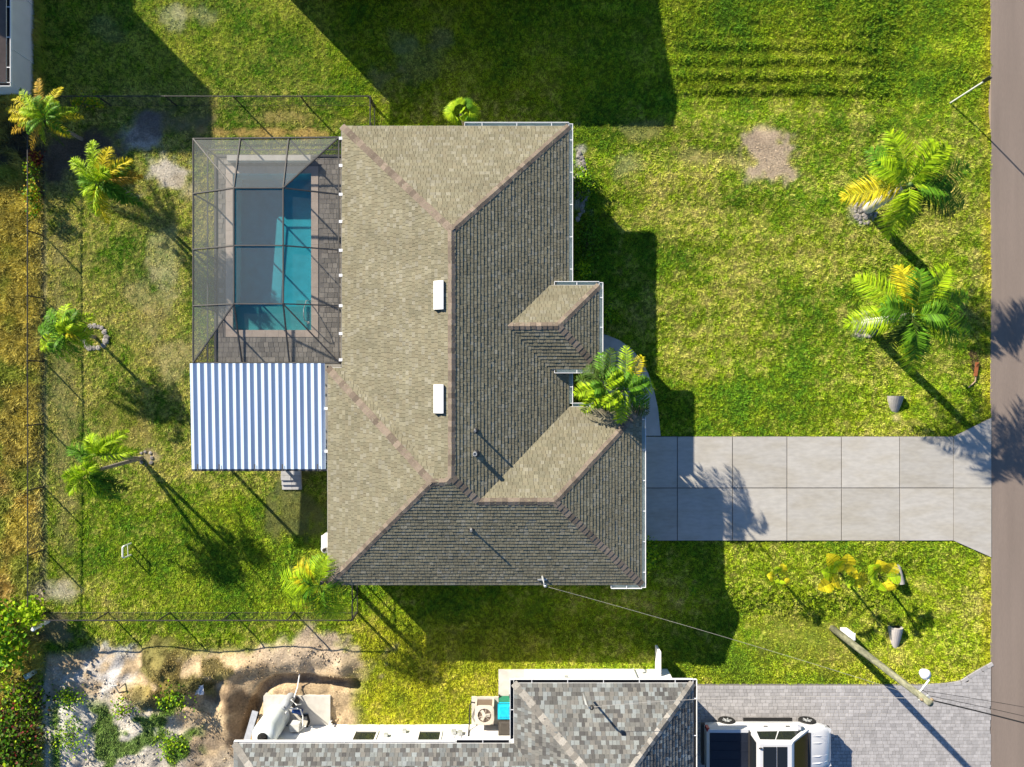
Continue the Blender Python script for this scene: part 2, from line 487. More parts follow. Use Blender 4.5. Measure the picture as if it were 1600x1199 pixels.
    c = c * (1 - wd[:, None]) + np.array([.11, .21, .02])[None] * wd[:, None]
    dens = np.maximum(dens, wd * .9)
    strip = sstep(62, 66, px) * (1 - sstep(71, 76, px)) * (py > 240) * (py < 940)
    c = c * (1 - .5 * strip[:, None]) + np.array([.2, .17, .13])[None] * .5 * strip[:, None]
    dens = dens * (1 - .8 * strip)
    return c, dens, n3


# ------------------------------------------------------------------ ground sheet
def axis(a, b, st, far):
    core = np.arange(a, b + st / 2, st)
    out = [core[0] - d for d in far][::-1]; out2 = [core[-1] + d for d in far]
    return np.concatenate([out, core, out2])


far = [.6, 1.5, 3, 6, 12, 25, 50, 100, 200, 400, 800]
gx = axis(-26, 26, .13, far); gy = axis(-20, 20, .13, far)
GX, GY = np.meshgrid(gx, gy)
fx = GX.ravel(); fy = GY.ravel()
fz = gz(fx, fy)
pit = (fx > POOL[0] - .25) & (fx < POOL[1] + .25) & (fy > POOL[2] - .25) & (fy < POOL[3] + .25)
fz = np.where(pit, -2.4, fz)
nx, ny = len(gx), len(gy)
idx = np.arange(nx * ny).reshape(ny, nx)
quads = np.stack([idx[:-1, :-1], idx[:-1, 1:], idx[1:, 1:], idx[1:, :-1]], -1).reshape(-1, 4)


def big_mesh(name, verts, faces, k, cols, mat):
    me = bpy.data.meshes.new(name)
    nv = len(verts); nf = len(faces)
    me.vertices.add(nv); me.vertices.foreach_set('co', np.asarray(verts, np.float32).ravel())
    me.loops.add(nf * k); me.loops.foreach_set('vertex_index', np.asarray(faces, np.int32).ravel())
    me.polygons.add(nf)
    me.polygons.foreach_set('loop_start', np.arange(0, nf * k, k, dtype=np.int32))
    me.polygons.foreach_set('loop_total', np.full(nf, k, np.int32))
    at = me.color_attributes.new('Col', 'FLOAT_COLOR', 'POINT')
    cc = np.ones((nv, 4), np.float32); cc[:, :3] = cols
    at.data.foreach_set('color', cc.ravel())
    me.materials.append(mat)
    me.update(calc_edges=True)
    me.validate()
    o = bpy.data.objects.new(name, me)
    COL.objects.link(o)
    return o


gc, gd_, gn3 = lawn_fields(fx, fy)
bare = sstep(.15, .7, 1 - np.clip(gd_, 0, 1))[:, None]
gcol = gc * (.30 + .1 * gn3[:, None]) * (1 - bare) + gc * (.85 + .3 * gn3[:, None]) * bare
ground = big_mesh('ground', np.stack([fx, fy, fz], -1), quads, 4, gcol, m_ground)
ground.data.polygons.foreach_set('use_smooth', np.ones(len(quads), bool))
tag(ground, kind='structure')

# ------------------------------------------------------------------ road, driveway, walk
b = MB()
ys = np.arange(-40, 40.1, .5)
vs = []
for yy in ys:
    jit = .04 * (vnoise(np.array([0.]), np.array([yy]), .9, 3)[0] - .5) * 2
    vs.append((XROAD + jit, yy, .035)); vs.append((XROAD + 7.0, yy, .10)); vs.append((XROAD + jit, yy, -.2))
n = len(ys)
fs = [(3 * i, 3 * i + 1, 3 * i + 4, 3 * i + 3) for i in range(n - 1)] + [(3 * i + 2, 3 * i, 3 * i + 3, 3 * i + 5) for i in range(n - 1)]
b.add(vs, fs)
# long straight ends of the road
b.add([(XROAD, 40, .035), (XROAD + 7, 40, .1), (XROAD + 7, 500, .1), (XROAD, 500, .035)], [(0, 1, 2, 3)])
b.add([(XROAD, -500, .035), (XROAD + 7, -500, .1), (XROAD + 7, -40, .1), (XROAD, -40, .035)], [(0, 1, 2, 3)])
tag(b.build('road', m_road), kind='structure')

drv = tag(MB().prism([(x, y) for x, y in DRIVE][::-1], -.25, .035).build('driveway', m_joint), kind='structure')
jx = [1007, 1058, 1144, 1229, 1314, 1405, 1489]
for i in range(6):
    for (ya, yb) in ((682, 762.5), (762.5, 845)):
        x0, y0 = P(jx[i], yb); x1, y1 = P(jx[i + 1], ya)
        g = .022
        MB().box(x0 + g, x1 - g, y0 + g, y1 - g, -.2, .062 + random.uniform(-.003, .003)).build('slab', m_conc, drv)
for poly in ([(1489, 682), (1548, 653), (1548, 762.5), (1489, 762.5)], [(1489, 762.5), (1548, 762.5), (1548, 871), (1489, 845)]):
    c = [P(*q) for q in poly]
    mx_, my_ = sum(p[0] for p in c) / 4, sum(p[1] for p in c) / 4
    c = [(mx_ + (x - mx_) * .99, my_ + (y - my_) * .99) for x, y in c]
    MB().prism(c[::-1], -.2, .062).build('slab', m_conc, drv)
tag(MB().prism(WALK[::-1], -.2, .055).build('front_walk', m_walk), kind='structure')

# ------------------------------------------------------------------ shingled roofs


def clip_poly(poly, a, b_):
    """keep the part of poly left of a->b"""
    out = []
    n = len(poly)
    for i in range(n):
        p = poly[i]; q = poly[(i + 1) % n]
        dp = (b_[0] - a[0]) * (p[1] - a[1]) - (b_[1] - a[1]) * (p[0] - a[0])
        dq = (b_[0] - a[0]) * (q[1] - a[1]) - (b_[1] - a[1]) * (q[0] - a[0])
        if dp >= 0: out.append(p)
        if (dp > 0 and dq < 0) or (dp < 0 and dq > 0):
            t = dp / (dp - dq); out.append((p[0] + t * (q[0] - p[0]), p[1] + t * (q[1] - p[1])))
    return out


def ccw(poly):
    a = sum(poly[i][0] * poly[(i + 1) % len(poly)][1] - poly[(i + 1) % len(poly)][0] * poly[i][1] for i in range(len(poly)))
    return poly if a > 0 else poly[::-1]


def shingle_plane(poly, eave_pt, down, he, s, house, palette, exposure=.15, wmin=.11, wmax=.24):
    """lay shingle tabs on a roof plane. poly: plan outline; down: unit plan vector pointing down the slope"""
    poly = ccw([tuple(p) for p in poly])
    ax = 0 if abs(down[1]) > .5 else 1                      # strips are cut across the eave direction
    cuts = sorted(set(p[ax] for p in poly))
    cuts = [c for i, c in enumerate(cuts) if i == 0 or c - cuts[i - 1] > 1e-6]
    pieces = []
    for i in range(len(cuts) - 1):
        a, c = cuts[i], cuts[i + 1]
        if ax == 0:
            q = clip_poly(poly, (a, 1), (a, 0)); q = clip_poly(q, (c, 0), (c, 1))
        else:
            q = clip_poly(poly, (0, a), (1, a)); q = clip_poly(q, (1, c), (0, c))
        if len(q) >= 3: pieces.append(ccw(q))
    PB = []
    for pc in pieces:
        ln = []
        for i in range(len(pc)):
            a = pc[i]; c = pc[(i + 1) % len(pc)]
            A, B_ = -(c[1] - a[1]), c[0] - a[0]
            ln.append((A, B_, -(A * a[0] + B_ * a[1])))
        PB.append((pc, (min(p[0] for p in pc), max(p[0] for p in pc), min(p[1] for p in pc), max(p[1] for p in pc)), ln))
    along = (-down[1], down[0])
    ev = eave_pt[0] * down[0] + eave_pt[1] * down[1]

    def zed(x, y): return he + s * (ev - (x * down[0] + y * down[1]))
    deck = MB()
    deck.add([(x, y, zed(x, y) - .012) for x, y in poly], [tuple(range(len(poly)))])
    deck.build('roof_deck', m_deckroof, house)
    ex = exposure / math.sqrt(1 + s * s)
    us = [p[0] * along[0] + p[1] * along[1] for p in poly]
    ds = [ev - (p[0] * down[0] + p[1] * down[1]) for p in poly]
    mb = MB()
    nrow = int(max(ds) / ex) + 1
    for r in range(nrow):
        d0 = r * ex - (.03 if r == 0 else 0); d1 = (r + 1) * ex
        u = min(us) - random.random() * .3
        while u < max(us):
            w = random.uniform(wmin, wmax)
            q = [(u + .006, d0), (u + w - .006, d0), (u + w - .006, d1 + .01), (u + .006, d1 + .01)]
            u += w
            quad = ccw([(a * along[0] + (ev - d) * down[0], a * along[1] + (ev - d) * down[1]) for a, d in q])
            colr = random.choice(palette); k = random.uniform(.9, 1.1)
            th = random.uniform(.013, .026)
            qx0 = min(p[0] for p in quad); qx1 = max(p[0] for p in quad); qy0 = min(p[1] for p in quad); qy1 = max(p[1] for p in quad)
            for pc, bb, lines in PB:
                if qx1 < bb[0] or qx0 > bb[1] or qy1 < bb[2] or qy0 > bb[3]: continue
                c = quad
                if not all(a * p[0] + b_ * p[1] + k_ >= 0 for a, b_, k_ in lines for p in quad):
                  for i in range(len(pc)):
                      c = clip_poly(c, pc[i], pc[(i + 1) % len(pc)])
                      if len(c) < 3: break
                if len(c) < 3: continue
                n = len(c)
                top = []; bot = []
                for x, y in c:
                    d = ev - (x * down[0] + y * down[1])
                    t = min(max((d - d0) / (d1 - d0), 0), 1)
                    z = zed(x, y); top.append((x, y, z + th * (1 - t) + .002)); bot.append((x, y, z - .012))
                mb.cc = (colr[0] * k, colr[1] * k, colr[2] * k)
                mb.add(top + bot, [tuple(range(n))] + [((i + 1) % n, i, n + i, n + (i + 1) % n) for i in range(n)])
    return mb.build('roof_shingles', m_shing, house, kind='stuff')


def ridge_caps(p, q, n1, n2, house, mat, expo=.225, wing=.15):
    """folded cap shingles from p (low) to q; n1/n2: z drop per metre on either side measured square to the ridge"""
    p = Vector(p); q = Vector(q)
    L = (q - p).length; d = (q - p) / L
    hz = Vector((d.x, d.y, 0)).normalized()
    side = Vector((-hz.y, hz.x, 0))
    ln = expo + .05
    vs = []
    for t, lift in ((0, .032), (ln, .014)):
        for k, dr in ((-wing, n1), (0, 0), (wing, n2)):
            base = d * t + side * k - Vector((0, 0, dr * abs(k)))
            vs.append(base + Vector((0, 0, lift)))
    lo = [v - Vector((0, 0, .03)) for v in vs]
    me = mesh_from('ridge_cap', vs + lo, [(0, 3, 4, 1), (1, 4, 5, 2), (0, 1, 7, 6), (1, 2, 8, 7), (2, 5, 11, 8), (3, 0, 6, 9), (4, 3, 9, 10), (5, 4, 10, 11)], mat)
    k = max(1, int(L / expo))
    for i in range(k):
        place('ridge_cap', me, p + d * (i * L / k) + side * random.uniform(-.008, .008), None, house)


TAN = [(r * .69, g * .71, b * .705) for r, g, b in ((.335, .300, .205), (.315, .283, .193), (.355, .322, .228), (.325, .285, .195), (.30, .272, .187), (.38, .347, .262), (.335, .30, .21), (.315, .278, .188))]
house = thing('house', 'tan shingled hip roof house with attached garage beside pool enclosure', 'house', (-2, 0, 0))
apN = (XM, YT - HALF); apS = (XM, YB + HALF)
wj = (XL + HW, YW); wa = (XW + HW, YW)
gs = (XR - HG, YG); ga = (XG - HG, YG)
d0x = (HE2 - HE) / S
shingle_plane([(XL, YT), (XR, YT), apN], (XL, YT), (0, 1), HE, S, house, TAN)
shingle_plane([(XL, YT), (XL, YWN), wj, apS, apN], (XL, YT), (-1, 0), HE, S, house, TAN)
shingle_plane([(XW, YWN), (XL, YWN), wj, wa], (XW, YWN), (0, 1), HE, S, house, TAN)
shingle_plane([(XW, YWN), wa, (XW, YB)], (XW, YB), (-1, 0), HE, S, house, TAN)
shingle_plane([(XW, YB), (XG, YB), ga, gs, apS, wj, wa], (XW, YB), (0, -1), HE, S, house, TAN)
shingle_plane([apN, apS, gs, (XR, YGN), (XR, YT)], (XR, YT), (1, 0), HE, S, house, TAN)
shingle_plane([gs, ga, (XG, YGN), (XR, YGN)], (XR, YGN), (0, 1), HE, S, house, TAN)
shingle_plane([(XG, YGN), ga, (XG, YB)], (XG, YB), (1, 0), HE, S, house, TAN)
ev1 = (XR - d0x, YEN); ev2 = (XR - d0x - HEH, YE); ev3 = (XR - d0x, YES); eap = (XE - HEH, YE)
shingle_plane([ev1, (XE, YEN), eap, ev2], (XE, YEN), (0, 1), HE2, S, house, TAN)
shingle_plane([ev3, (XE, YES), eap, ev2], (XE, YES), (0, -1), HE2, S, house, TAN)
shingle_plane([(XE, YEN), eap, (XE, YES)], (XE, YES), (1, 0), HE2, S, house, TAN)


def z3(p, z): return (p[0], p[1], z)


hr = HE + S * HALF; hw = HE + S * HW; hg = HE + S * HG; h2 = HE2 + S * HEH
k45 = S / math.sqrt(2)
for (p, q, kk) in (((XL, YT, HE), z3(apN, hr), k45), ((XR, YT, HE), z3(apN, hr), k45), (z3(apN, hr), z3(apS, hr), S),
                   ((XW, YWN, HE), z3(wa, hw), k45), ((XW, YB, HE), z3(wa, hw), k45), (z3(wa, hw), z3(wj, hw), S), (z3(wj, hw), z3(apS, hr), k45),
                   (z3(gs, hg), z3(apS, hr), k45), (z3(gs, hg), z3(ga, hg), S), ((XG, YB, HE), z3(ga, hg), k45), ((XG, YGN, HE), z3(ga, hg), k45),
                   (z3(eap, h2), z3(ev2, h2), S), ((XE, YEN, HE2), z3(eap, h2), k45), ((XE, YES, HE2), z3(eap, h2), k45)):
    ridge_caps(p, q, kk, kk, house, m_cap)

# fascia, soffit, walls
eave = [(XW, YB), (XG, YB), (XG, YGN), (XR, YGN), (XR, YT), (XL, YT), (XL, YWN), (XW, YWN)]
for i in range(len(eave)):
    a = eave[i]; c = eave[(i + 1) % len(eave)]
    MB().bar((a[0], a[1], HE - .10), (c[0], c[1], HE - .10), .03, .16).build('fascia', m_fascia, house)
MB().add([(x, y, HE - .16) for x, y in eave], [tuple(range(len(eave)))[::-1]]).build('soffit', m_fascia, house)
o_ = .5
wallp = [(XW + o_, YB + o_), (XG - o_, YB + o_), (XG - o_, YGN - o_), (XR - o_, YGN - o_), (XR - o_, YT - o_), (XL + o_, YT - o_), (XL + o_, YWN - o_), (XW + o_, YWN - o_)]
MB().prism(wallp, -.1, HE - .162).build('wall', m_stucco, house)
for a, c in (((XE, YEN), (XE, YES)), ((XE, YEN), ev1), ((XE, YES), ev3)):
    MB().bar((a[0], a[1], HE2 - .10), (c[0], c[1], HE2 - .10), .03, .16).build('fascia', m_fascia, house)
MB().box(ev1[0], XE - .02, YES + .02, YEN - .02, HE2 - .17, HE2 - .15).build('soffit', m_fascia, house)
for yy in (YEN - .45, YES + .45):
    MB().cbox((XE - .5, yy, HE2 / 2 - .1), (.35, .35, HE2 - .15)).build('porch_column', m_stucco, house)
MB().box(XR - o_ + .002, XR - o_ + .05, 1.9, 2.9, 0, 2.3).build('front_door', M('dark door', (.06, .035, .025), .5), house)
gd = MB().box(XG - o_ + .002, XG - o_ + .05, -7.4, -2.4, 0, 2.2).build('garage_door', m_white, house)
for z in (.55, 1.1, 1.65):
    MB().box(XG - o_ + .052, XG - o_ + .06, -7.38, -2.42, z - .008, z + .008).build('panel_groove', m_dark, gd)


def window(house, x0, x1, y0, y1, z0, z1, frame=m_white):
    w = MB().box(x0, x1, y0, y1, z0, z1).build('window', m_glass, house)
    dx, dy = x1 - x0, y1 - y0
    f = MB()
    if dx < dy:
        for y in (y0, y1): f.box(x0 - .02, x1 + .02, y - .04, y + .04, z0 - .04, z1 + .04)
        for z in (z0, z1): f.box(x0 - .02, x1 + .02, y0 + .04, y1 - .04, z - .04, z + .04)
    else:
        for x in (x0, x1): f.box(x - .04, x + .04, y0 - .02, y1 + .02, z0 - .04, z1 + .04)
        for z in (z0, z1): f.box(x0 + .04, x1 - .04, y0 - .02, y1 + .02, z - .04, z + .04)
    f.build('window_frame', frame, w)


for yy in (8.2, 5.6): window(house, XR - o_ + .002, XR - o_ + .04, yy - .7, yy + .7, .9, 2.2)
for xx in (-4, 0.3): window(house, xx - .6, xx + .6, YB + o_ - .04, YB + o_ - .002, .9, 2.1)
for xx in (-5, -1): window(house, xx - .6, xx + .6, YT - o_ + .002, YT - o_ + .04, .9, 2.1)
for yy in (8, 4.5): window(house, XL + o_ - .04, XL + o_ - .002, yy - 1.1, yy + 1.1, .1, 2.15)


def gutter(p, q, house, inner=m_gutter, lip=m_white, out=(1, 0), w=.15, hang=1.25):
    """open K gutter along an eave; out: plan vector away from the house"""
    p = Vector(p); q = Vector(q); o3 = Vector((out[0], out[1], 0))
    a = MB(); z = Vector((0, 0, 1))
    i0 = p + o3 * .018; i1 = q + o3 * .018
    a.add([i0 - z * .02, i1 - z * .02, i1 - z * .12, i0 - z * .12, i0 + o3 * (w - .02) - z * .12, i1 + o3 * (w - .02) - z * .12],
          [(0, 1, 2, 3), (3, 2, 5, 4)])
    g = a.build('gutter', inner, house)
    c = MB()
    c.bar(p + o3 * (w + .01) - z * .06, q + o3 * (w + .01) - z * .06, .022, .13)
    d = (q - p).normalized()
    c.bar(p + o3 * .02 - z * .07, p + o3 * w - z * .07, .02, .11); c.bar(q + o3 * .02 - z * .07, q + o3 * w - z * .07, .02, .11)
    c.build('gutter_lip', lip, g)
    L = (q - p).length; n = max(1, int(L / hang)); h = MB()
    for i in range(n):
        t = p + d * (L * (i + .5) / n)
        MB().bar(t + o3 * .02 - z * .015, t + o3 * w - z * .015, .03, .012).build('gutter_hanger', lip, g)


gutter((P(726, 0, HE)[0], YT, HE), (XR, YT, HE), house, out=(0, 1))
gutter((XR, YT + .1, HE), (XR, YEN + .05, HE), house)
gutter((XR, YES - .05, HE), (XR, YGN + .15, HE), house)
gutter((XR + .16, YGN, HE), (XG, YGN, HE), house, out=(0, 1))
gutter((XG, YGN + .12, HE), (XG, YB - .12, HE), house)
gutter((P(955, 0, HE)[0], YB, HE), (XG, YB, HE), house, out=(0, -1))
gutter((ev1[0] + .2, YEN, HE2), (XE, YEN, HE2), house, out=(0, 1))
gutter((XE, YEN + .12, HE2), (XE, YES - .12, HE2), house)
gutter((ev3[0] + .2, YES, HE2), (XE, YES, HE2), house, out=(0, -1))


def roof_z(x, y):
    return HE + S * min(x - XL, XR - x, YT - y)


# off-ridge vents and plumbing pipes
for py in (461, 623.5):
    x, y = P(685, py, 4.75)
    v = MB(); L2 = .58
    prof = [(-.21, -.02), (-.21, .07), (-.16, .10), (.17, .15), (.21, .13), (.21, -.02)]
    z = roof_z(x, y)
    v.sweep([(a, bz + S * a) for a, bz in prof], (x, y - L2, z), (x, y + L2, z))
    vo = v.build('roof_vent', m_white, house)
    MB().box(x - .17, x + .17, y - L2 - .012, y - L2 - .002, z + .0, z + .11).build('vent_throat', m_black, vo)
for (px, py, hh, r) in ((742, 674, .42, .045), (742, 710, .36, .085), (736, 830, .40, .045)):
    zz = 4.6
    for _ in range(6):
        x, y = P(px, py, zz + hh)
        zz = HE + S * (XR - x) if py < 790 else HE + S * (y - YB)
    v = MB().lathe((x, y, zz - .1), [(r, 0), (r, hh + .1), (r * .7, hh + .1), (r * .7, hh)], 12)
    vo = v.build('vent_pipe', m_galv, house, smooth=False)
    MB().lathe((x, y, zz - .06), [(r + .1, 0), (r + .08, .07), (r + .01, .12)], 12).build('pipe_boot', m_dark, vo)
# weatherhead for the service drop
mx, my = P(848, 905, 3.4)
mast = MB().tube([(mx, my, 2.2), (mx, my, 3.55), (mx + .06, my - .1, 3.7), (mx + .1, my - .22, 3.62)], .045, 8).build('service_mast', m_galv, house, smooth=True)
MB().lathe((mx + .1, my - .22, 3.5), [(.03, 0), (.08, .06), (.07, .16), (.02, .2)], 10).build('weatherhead', m_galv, mast)
MB().cbox((mx, my + .02, 2.93), (.4, .4, .03)).build('flashing', m_galv, mast)
x, y = P(690, 916, 1.4)
MB().box(x - 1.1, x + 1.1, YB + .1, YB + .49, .9, 1.0).build('window_sill', m_white, house)

# ------------------------------------------------------------------ pool, deck and screen enclosure
DZ = .09
pool = thing('swimming_pool', 'rectangular blue plastered swimming pool inside the screen enclosure', 'swimming pool', (POOL[0], POOL[2], 0))
x0, x1, y0, y1 = POOL
ysh = P(0, 478)[1]; dd, dsh = -1.12, -.30
b = MB()
b.add([(x0, y1, dd), (x1, y1, dd), (x1, ysh, -.86), (x0, ysh, -.86)], [(3, 2, 1, 0)])
b.add([(x0, y1, dd), (x0, y1, DZ), (x1, y1, DZ), (x1, y1, dd)], [(0, 1, 2, 3)])
b.add([(x0, y1, dd), (x0, ysh, -.86), (x0, ysh, DZ), (x0, y1, DZ)], [(0, 1, 2, 3)])
b.add([(x1, y1, dd), (x1, ysh, -.86), (x1, ysh, DZ), (x1, y1, DZ)], [(3, 2, 1, 0)])
b.add([(x0, ysh, -.86), (x1, ysh, -.86), (x1, ysh, dsh), (x0, ysh, dsh)], [(0, 1, 2, 3)])
b.build('basin', m_plaster, pool)
b = MB()
b.add([(x0, y0, dsh), (x1, y0, dsh), (x1, ysh, dsh), (x0, ysh, dsh)], [(0, 1, 2, 3)])
b.add([(x0, y0, dsh), (x0, y0, DZ), (x1, y0, DZ), (x1, y0, dsh)], [(3, 2, 1, 0)])
b.add([(x0, y0, dsh), (x0, ysh, dsh), (x0, ysh, DZ), (x0, y0, DZ)], [(0, 1, 2, 3)])
b.add([(x1, y0, dsh), (x1, ysh, dsh), (x1, ysh, DZ), (x1, y0, DZ)], [(3, 2, 1, 0)])
b.build('tanning_shelf', m_shelf, pool)
x, y = P(461, 480)
MB().box(x - .1, x + .75, y - .35, y + .38, -.86, -.55).build('step', m_shelf, pool)
wm = bpy.data.materials.new('pool water'); wm.use_nodes = True
N = wm.node_tree.nodes; L = wm.node_tree.links
t = N.new('ShaderNodeBsdfTransparent'); t.inputs[0].default_value = (.38, .80, .86, 1)
g = N.new('ShaderNodeBsdfGlossy'); g.inputs['Roughness'].default_value = .03
fr = N.new('ShaderNodeFresnel'); fr.inputs['IOR'].default_value = 1.33
nz = N.new('ShaderNodeTexNoise'); nz.inputs['Scale'].default_value = 3; bp = N.new('ShaderNodeBump'); bp.inputs['Strength'].default_value = .08
ge = N.new('ShaderNodeNewGeometry'); L.new(ge.outputs['Position'], nz.inputs['Vector']); L.new(nz.outputs[0], bp.inputs['Height'])
L.new(bp.outputs[0], g.inputs['Normal']); L.new(bp.outputs[0], fr.inputs['Normal'])
mxs = N.new('ShaderNodeMixShader'); mxs.inputs[0].default_value = .035; L.new(t.outputs[0], mxs.inputs[1]); L.new(g.outputs[0], mxs.inputs[2])
L.new(mxs.outputs[0], N['Material Output'].inputs['Surface'])
MB().add([(x0, y0, -.06), (x1, y0, -.06), (x1, y1, -.06), (x0, y1, -.06)], [(0, 1, 2, 3)]).build('water', wm, pool)
# coping stones
cw = .33
for (ax, ay, bx, by) in ((x0 - cw, y0 - cw, x1 + cw, y0), (x0 - cw, y1, x1 + cw, y1 + cw), (x0 - cw, y0, x0, y1), (x1, y0, x1 + cw, y1)):
    lx, ly = bx - ax, by - ay
    n = int(max(lx, ly) / .61)
    for i in range(n):
        if lx > ly: r = (ax + lx * i / n, ax + lx * (i + 1) / n, ay, by)
        else: r = (ax, bx, ay + ly * i / n, ay + ly * (i + 1) / n)
        MB().box(r[0] + .003, r[1] - .003, r[2] + .003, r[3] - .003, -.05, DZ + .012).build('coping_stone', m_coping, pool)
# raised white ledge at the deep end
lx0, ly0 = P(357, 253, .3); lx1, ly1 = P(487, 244.5, .3)
MB().box(lx0, lx1, ly0, ly1, DZ + .013, .50).build('raised_ledge', m_pad, pool)


def pavers(name, region, keep, mat, parent, z, sizes, jitter=.004, n_parts=300, near=None):
    """modular paving; the first pieces nearest `near` are parts, the rest one joined part"""
    ax, bx, ay, by = region
    items = []
    y = ay; rowh = sizes[0][1]
    r = 0
    while y < by:
        x = ax - random.random() * .3
        while x < bx:
            w, h = random.choice(sizes)
            cx, cy = x + w / 2, y + rowh / 2
            if keep(x, x + w, y, y + rowh):
                items.append((max(x, ax), min(x + w, bx), y, min(y + rowh, by)))
            x += w
        y += rowh; r += 1
    if near: items.sort(key=lambda q: (q[0] - near[0]) ** 2 + (q[2] - near[1]) ** 2)
    cache = {}
    rest = MB()
    for i, (xa, xb, ya, yb) in enumerate(items):
        w, h = round(xb - xa, 3), round(yb - ya, 3)
        if w < .03 or h < .03: continue
        zz = z + random.uniform(-jitter, jitter)
        if i < n_parts:
            if (w, h) not in cache:
                g = .006; e = .006
                mb = MB()
                A = (-w / 2 + g, w / 2 - g, -h / 2 + g, h / 2 - g)
                vs = [(A[0], A[2], -.06), (A[1], A[2], -.06), (A[1], A[3], -.06), (A[0], A[3], -.06), (A[0], A[2], -e), (A[1], A[2], -e), (A[1], A[3], -e), (A[0], A[3], -e),
                      (A[0] + e, A[2] + e, 0), (A[1] - e, A[2] + e, 0), (A[1] - e, A[3] - e, 0), (A[0] + e, A[3] - e, 0)]
                fs = [(0, 1, 5, 4), (1, 2, 6, 5), (2, 3, 7, 6), (3, 0, 4, 7), (4, 5, 9, 8), (5, 6, 10, 9), (6, 7, 11, 10), (7, 4, 8, 11), (8, 9, 10, 11)]
                cache[(w, h)] = mesh_from(name, vs, fs, mat)
            place(name, cache[(w, h)], ((xa + xb) / 2, (ya + yb) / 2, zz), None, parent)
        else:
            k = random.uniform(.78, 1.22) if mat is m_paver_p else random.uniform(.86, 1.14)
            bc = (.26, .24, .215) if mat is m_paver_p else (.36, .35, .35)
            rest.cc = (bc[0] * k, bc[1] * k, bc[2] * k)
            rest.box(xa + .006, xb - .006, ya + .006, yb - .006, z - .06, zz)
    if rest.v:
        rest.build('paver_field', M(mat.name + ' field', (1, 1, 1), .85, .10, 6, .2, 70, .2, attr=True), parent, kind='stuff')


cx0, cx1, cy0, cy1 = CAGE
deck = MB()
for (a, c, d, e) in ((cx0, x0 - .02, cy0, cy1), (x1 + .02, XL + .5, cy0, cy1), (x0 - .02, x1 + .02, cy0, y0 - .02), (x0 - .02, x1 + .02, y1 + .02, cy1)):
    deck.box(a, c, d, e, -.3, .05)
dk = tag(deck.build('pool_deck', m_joint), kind='structure')


def deck_keep(a, c, d, e):
    ccx, ccy = (a + c) / 2, (d + e) / 2
    if a < x1 + cw and c > x0 - cw and d < y1 + cw and e > y0 - cw: return False
    return True


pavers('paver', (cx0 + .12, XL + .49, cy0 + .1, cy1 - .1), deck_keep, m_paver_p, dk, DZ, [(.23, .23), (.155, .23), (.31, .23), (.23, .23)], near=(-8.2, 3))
# infill strips beside the coping
for (a, c, d, e) in ((x0 - cw - .31, x0 - cw, y0 - cw, y1 + cw), (x1 + cw, x1 + cw + .31, y0 - cw, y1 + cw), (x0 - cw, x1 + cw, y0 - cw - .24, y0 - cw), (x0 - cw, x1 + cw, y1 + cw, y1 + cw + .24)):
    MB().box(a, c, d, e, -.02, DZ - .012).build('edge_strip', M('deck edge', (.2, .185, .17), .85, .1, 6), dk)

cage = thing('pool_enclosure', 'dark framed screen enclosure over the swimming pool', 'pool enclosure', ((cx0 + cx1) / 2, (cy0 + cy1) / 2, 0))
HC, HW_ = 3.75, 2.53
ix0, iy1 = P(365.5, 294, HC); ix1, iy0 = P(442.5, 475, HC)
HS = 2.72
iy = [iy0, P(0, 384, HC)[1], iy1]
oy = [P(0, 478, HW_)[1], P(0, 390, HW_)[1], P(0, 303, HW_)[1]]
hy = [P(0, 478, HS)[1], P(0, 391, HS)[1], P(0, 304, HS)[1]]
ox = [P(376, 0, HW_)[0], P(452, 0, HW_)[0]]
oxb = [P(378.5, 0, HW_)[0], P(453, 0, HW_)[0]]
V = Vector
c_sw, c_nw, c_se, c_ne = V((cx0, cy0, HW_)), V((cx0, cy1, HW_)), V((cx1, cy0, HS)), V((cx1, cy1, HS))
i_sw, i_nw, i_se, i_ne = V((ix0, iy0, HC)), V((ix0, iy1, HC)), V((ix1, iy0, HC)), V((ix1, iy1, HC))
n1_, n2_ = V((ox[0], cy1, HW_ + .03)), V((ox[1], cy1, HW_ + .08))
s1_, s2_ = V((oxb[0], cy0, HW_ + .03)), V((oxb[1], cy0, HW_ + .08))
segs = [(c_sw, c_nw), (c_nw, c_ne), (c_ne, c_se), (c_se, c_sw), (i_sw, i_nw), (i_nw, i_ne), (i_ne, i_se), (i_se, i_sw),
        (c_sw, i_sw), (c_nw, i_nw), (c_se, i_se), (c_ne, i_ne), (n1_, i_nw), (n2_, i_ne), (s1_, i_sw), (s2_, i_se)]
mids = []
for k in range(3):
    L_ = V((cx0, oy[k], HW_)); A = V((ix0, iy[k], HC)); Bp = V((ix1, iy[k], HC)); R_ = V((cx1, hy[k], HS))
    mids.append((L_, A, Bp, R_))
    segs += [(L_, A), (Bp, R_)]
segs.append((mids[1][1], mids[1][2]))
for (p, q) in segs: MB().bar(p, q, .046, .09).build('beam', m_frame, cage)
posts = [c_sw, c_nw, n1_, n2_, s1_, s2_, V((cx1 - .06, cy1, HS)), V((cx1 - .06, cy0, HS))] + [m[0] for m in mids]
for p in posts: MB().bar((p.x, p.y, .06), (p.x, p.y, p.z - .05), .055, .055).build('post', m_frame, cage)
for z in (1.0,):
    MB().bar((cx0, cy0, z), (cx0, cy1, z), .05).build('chair_rail', m_frame, cage)
    MB().bar((cx0, cy1, z), (cx1, cy1, z), .05).build('chair_rail', m_frame, cage)
    MB().bar((cx0, cy0, z), (cx1, cy0, z), .05).build('chair_rail', m_frame, cage)
MB().box(cx0 - .05, cx0 + .05, cy0, cy1, .0, .13).build('sill', m_frame, cage)
MB().box(cx0, cx1, cy1 - .05, cy1 + .05, .0, .13).build('sill', m_frame, cage)


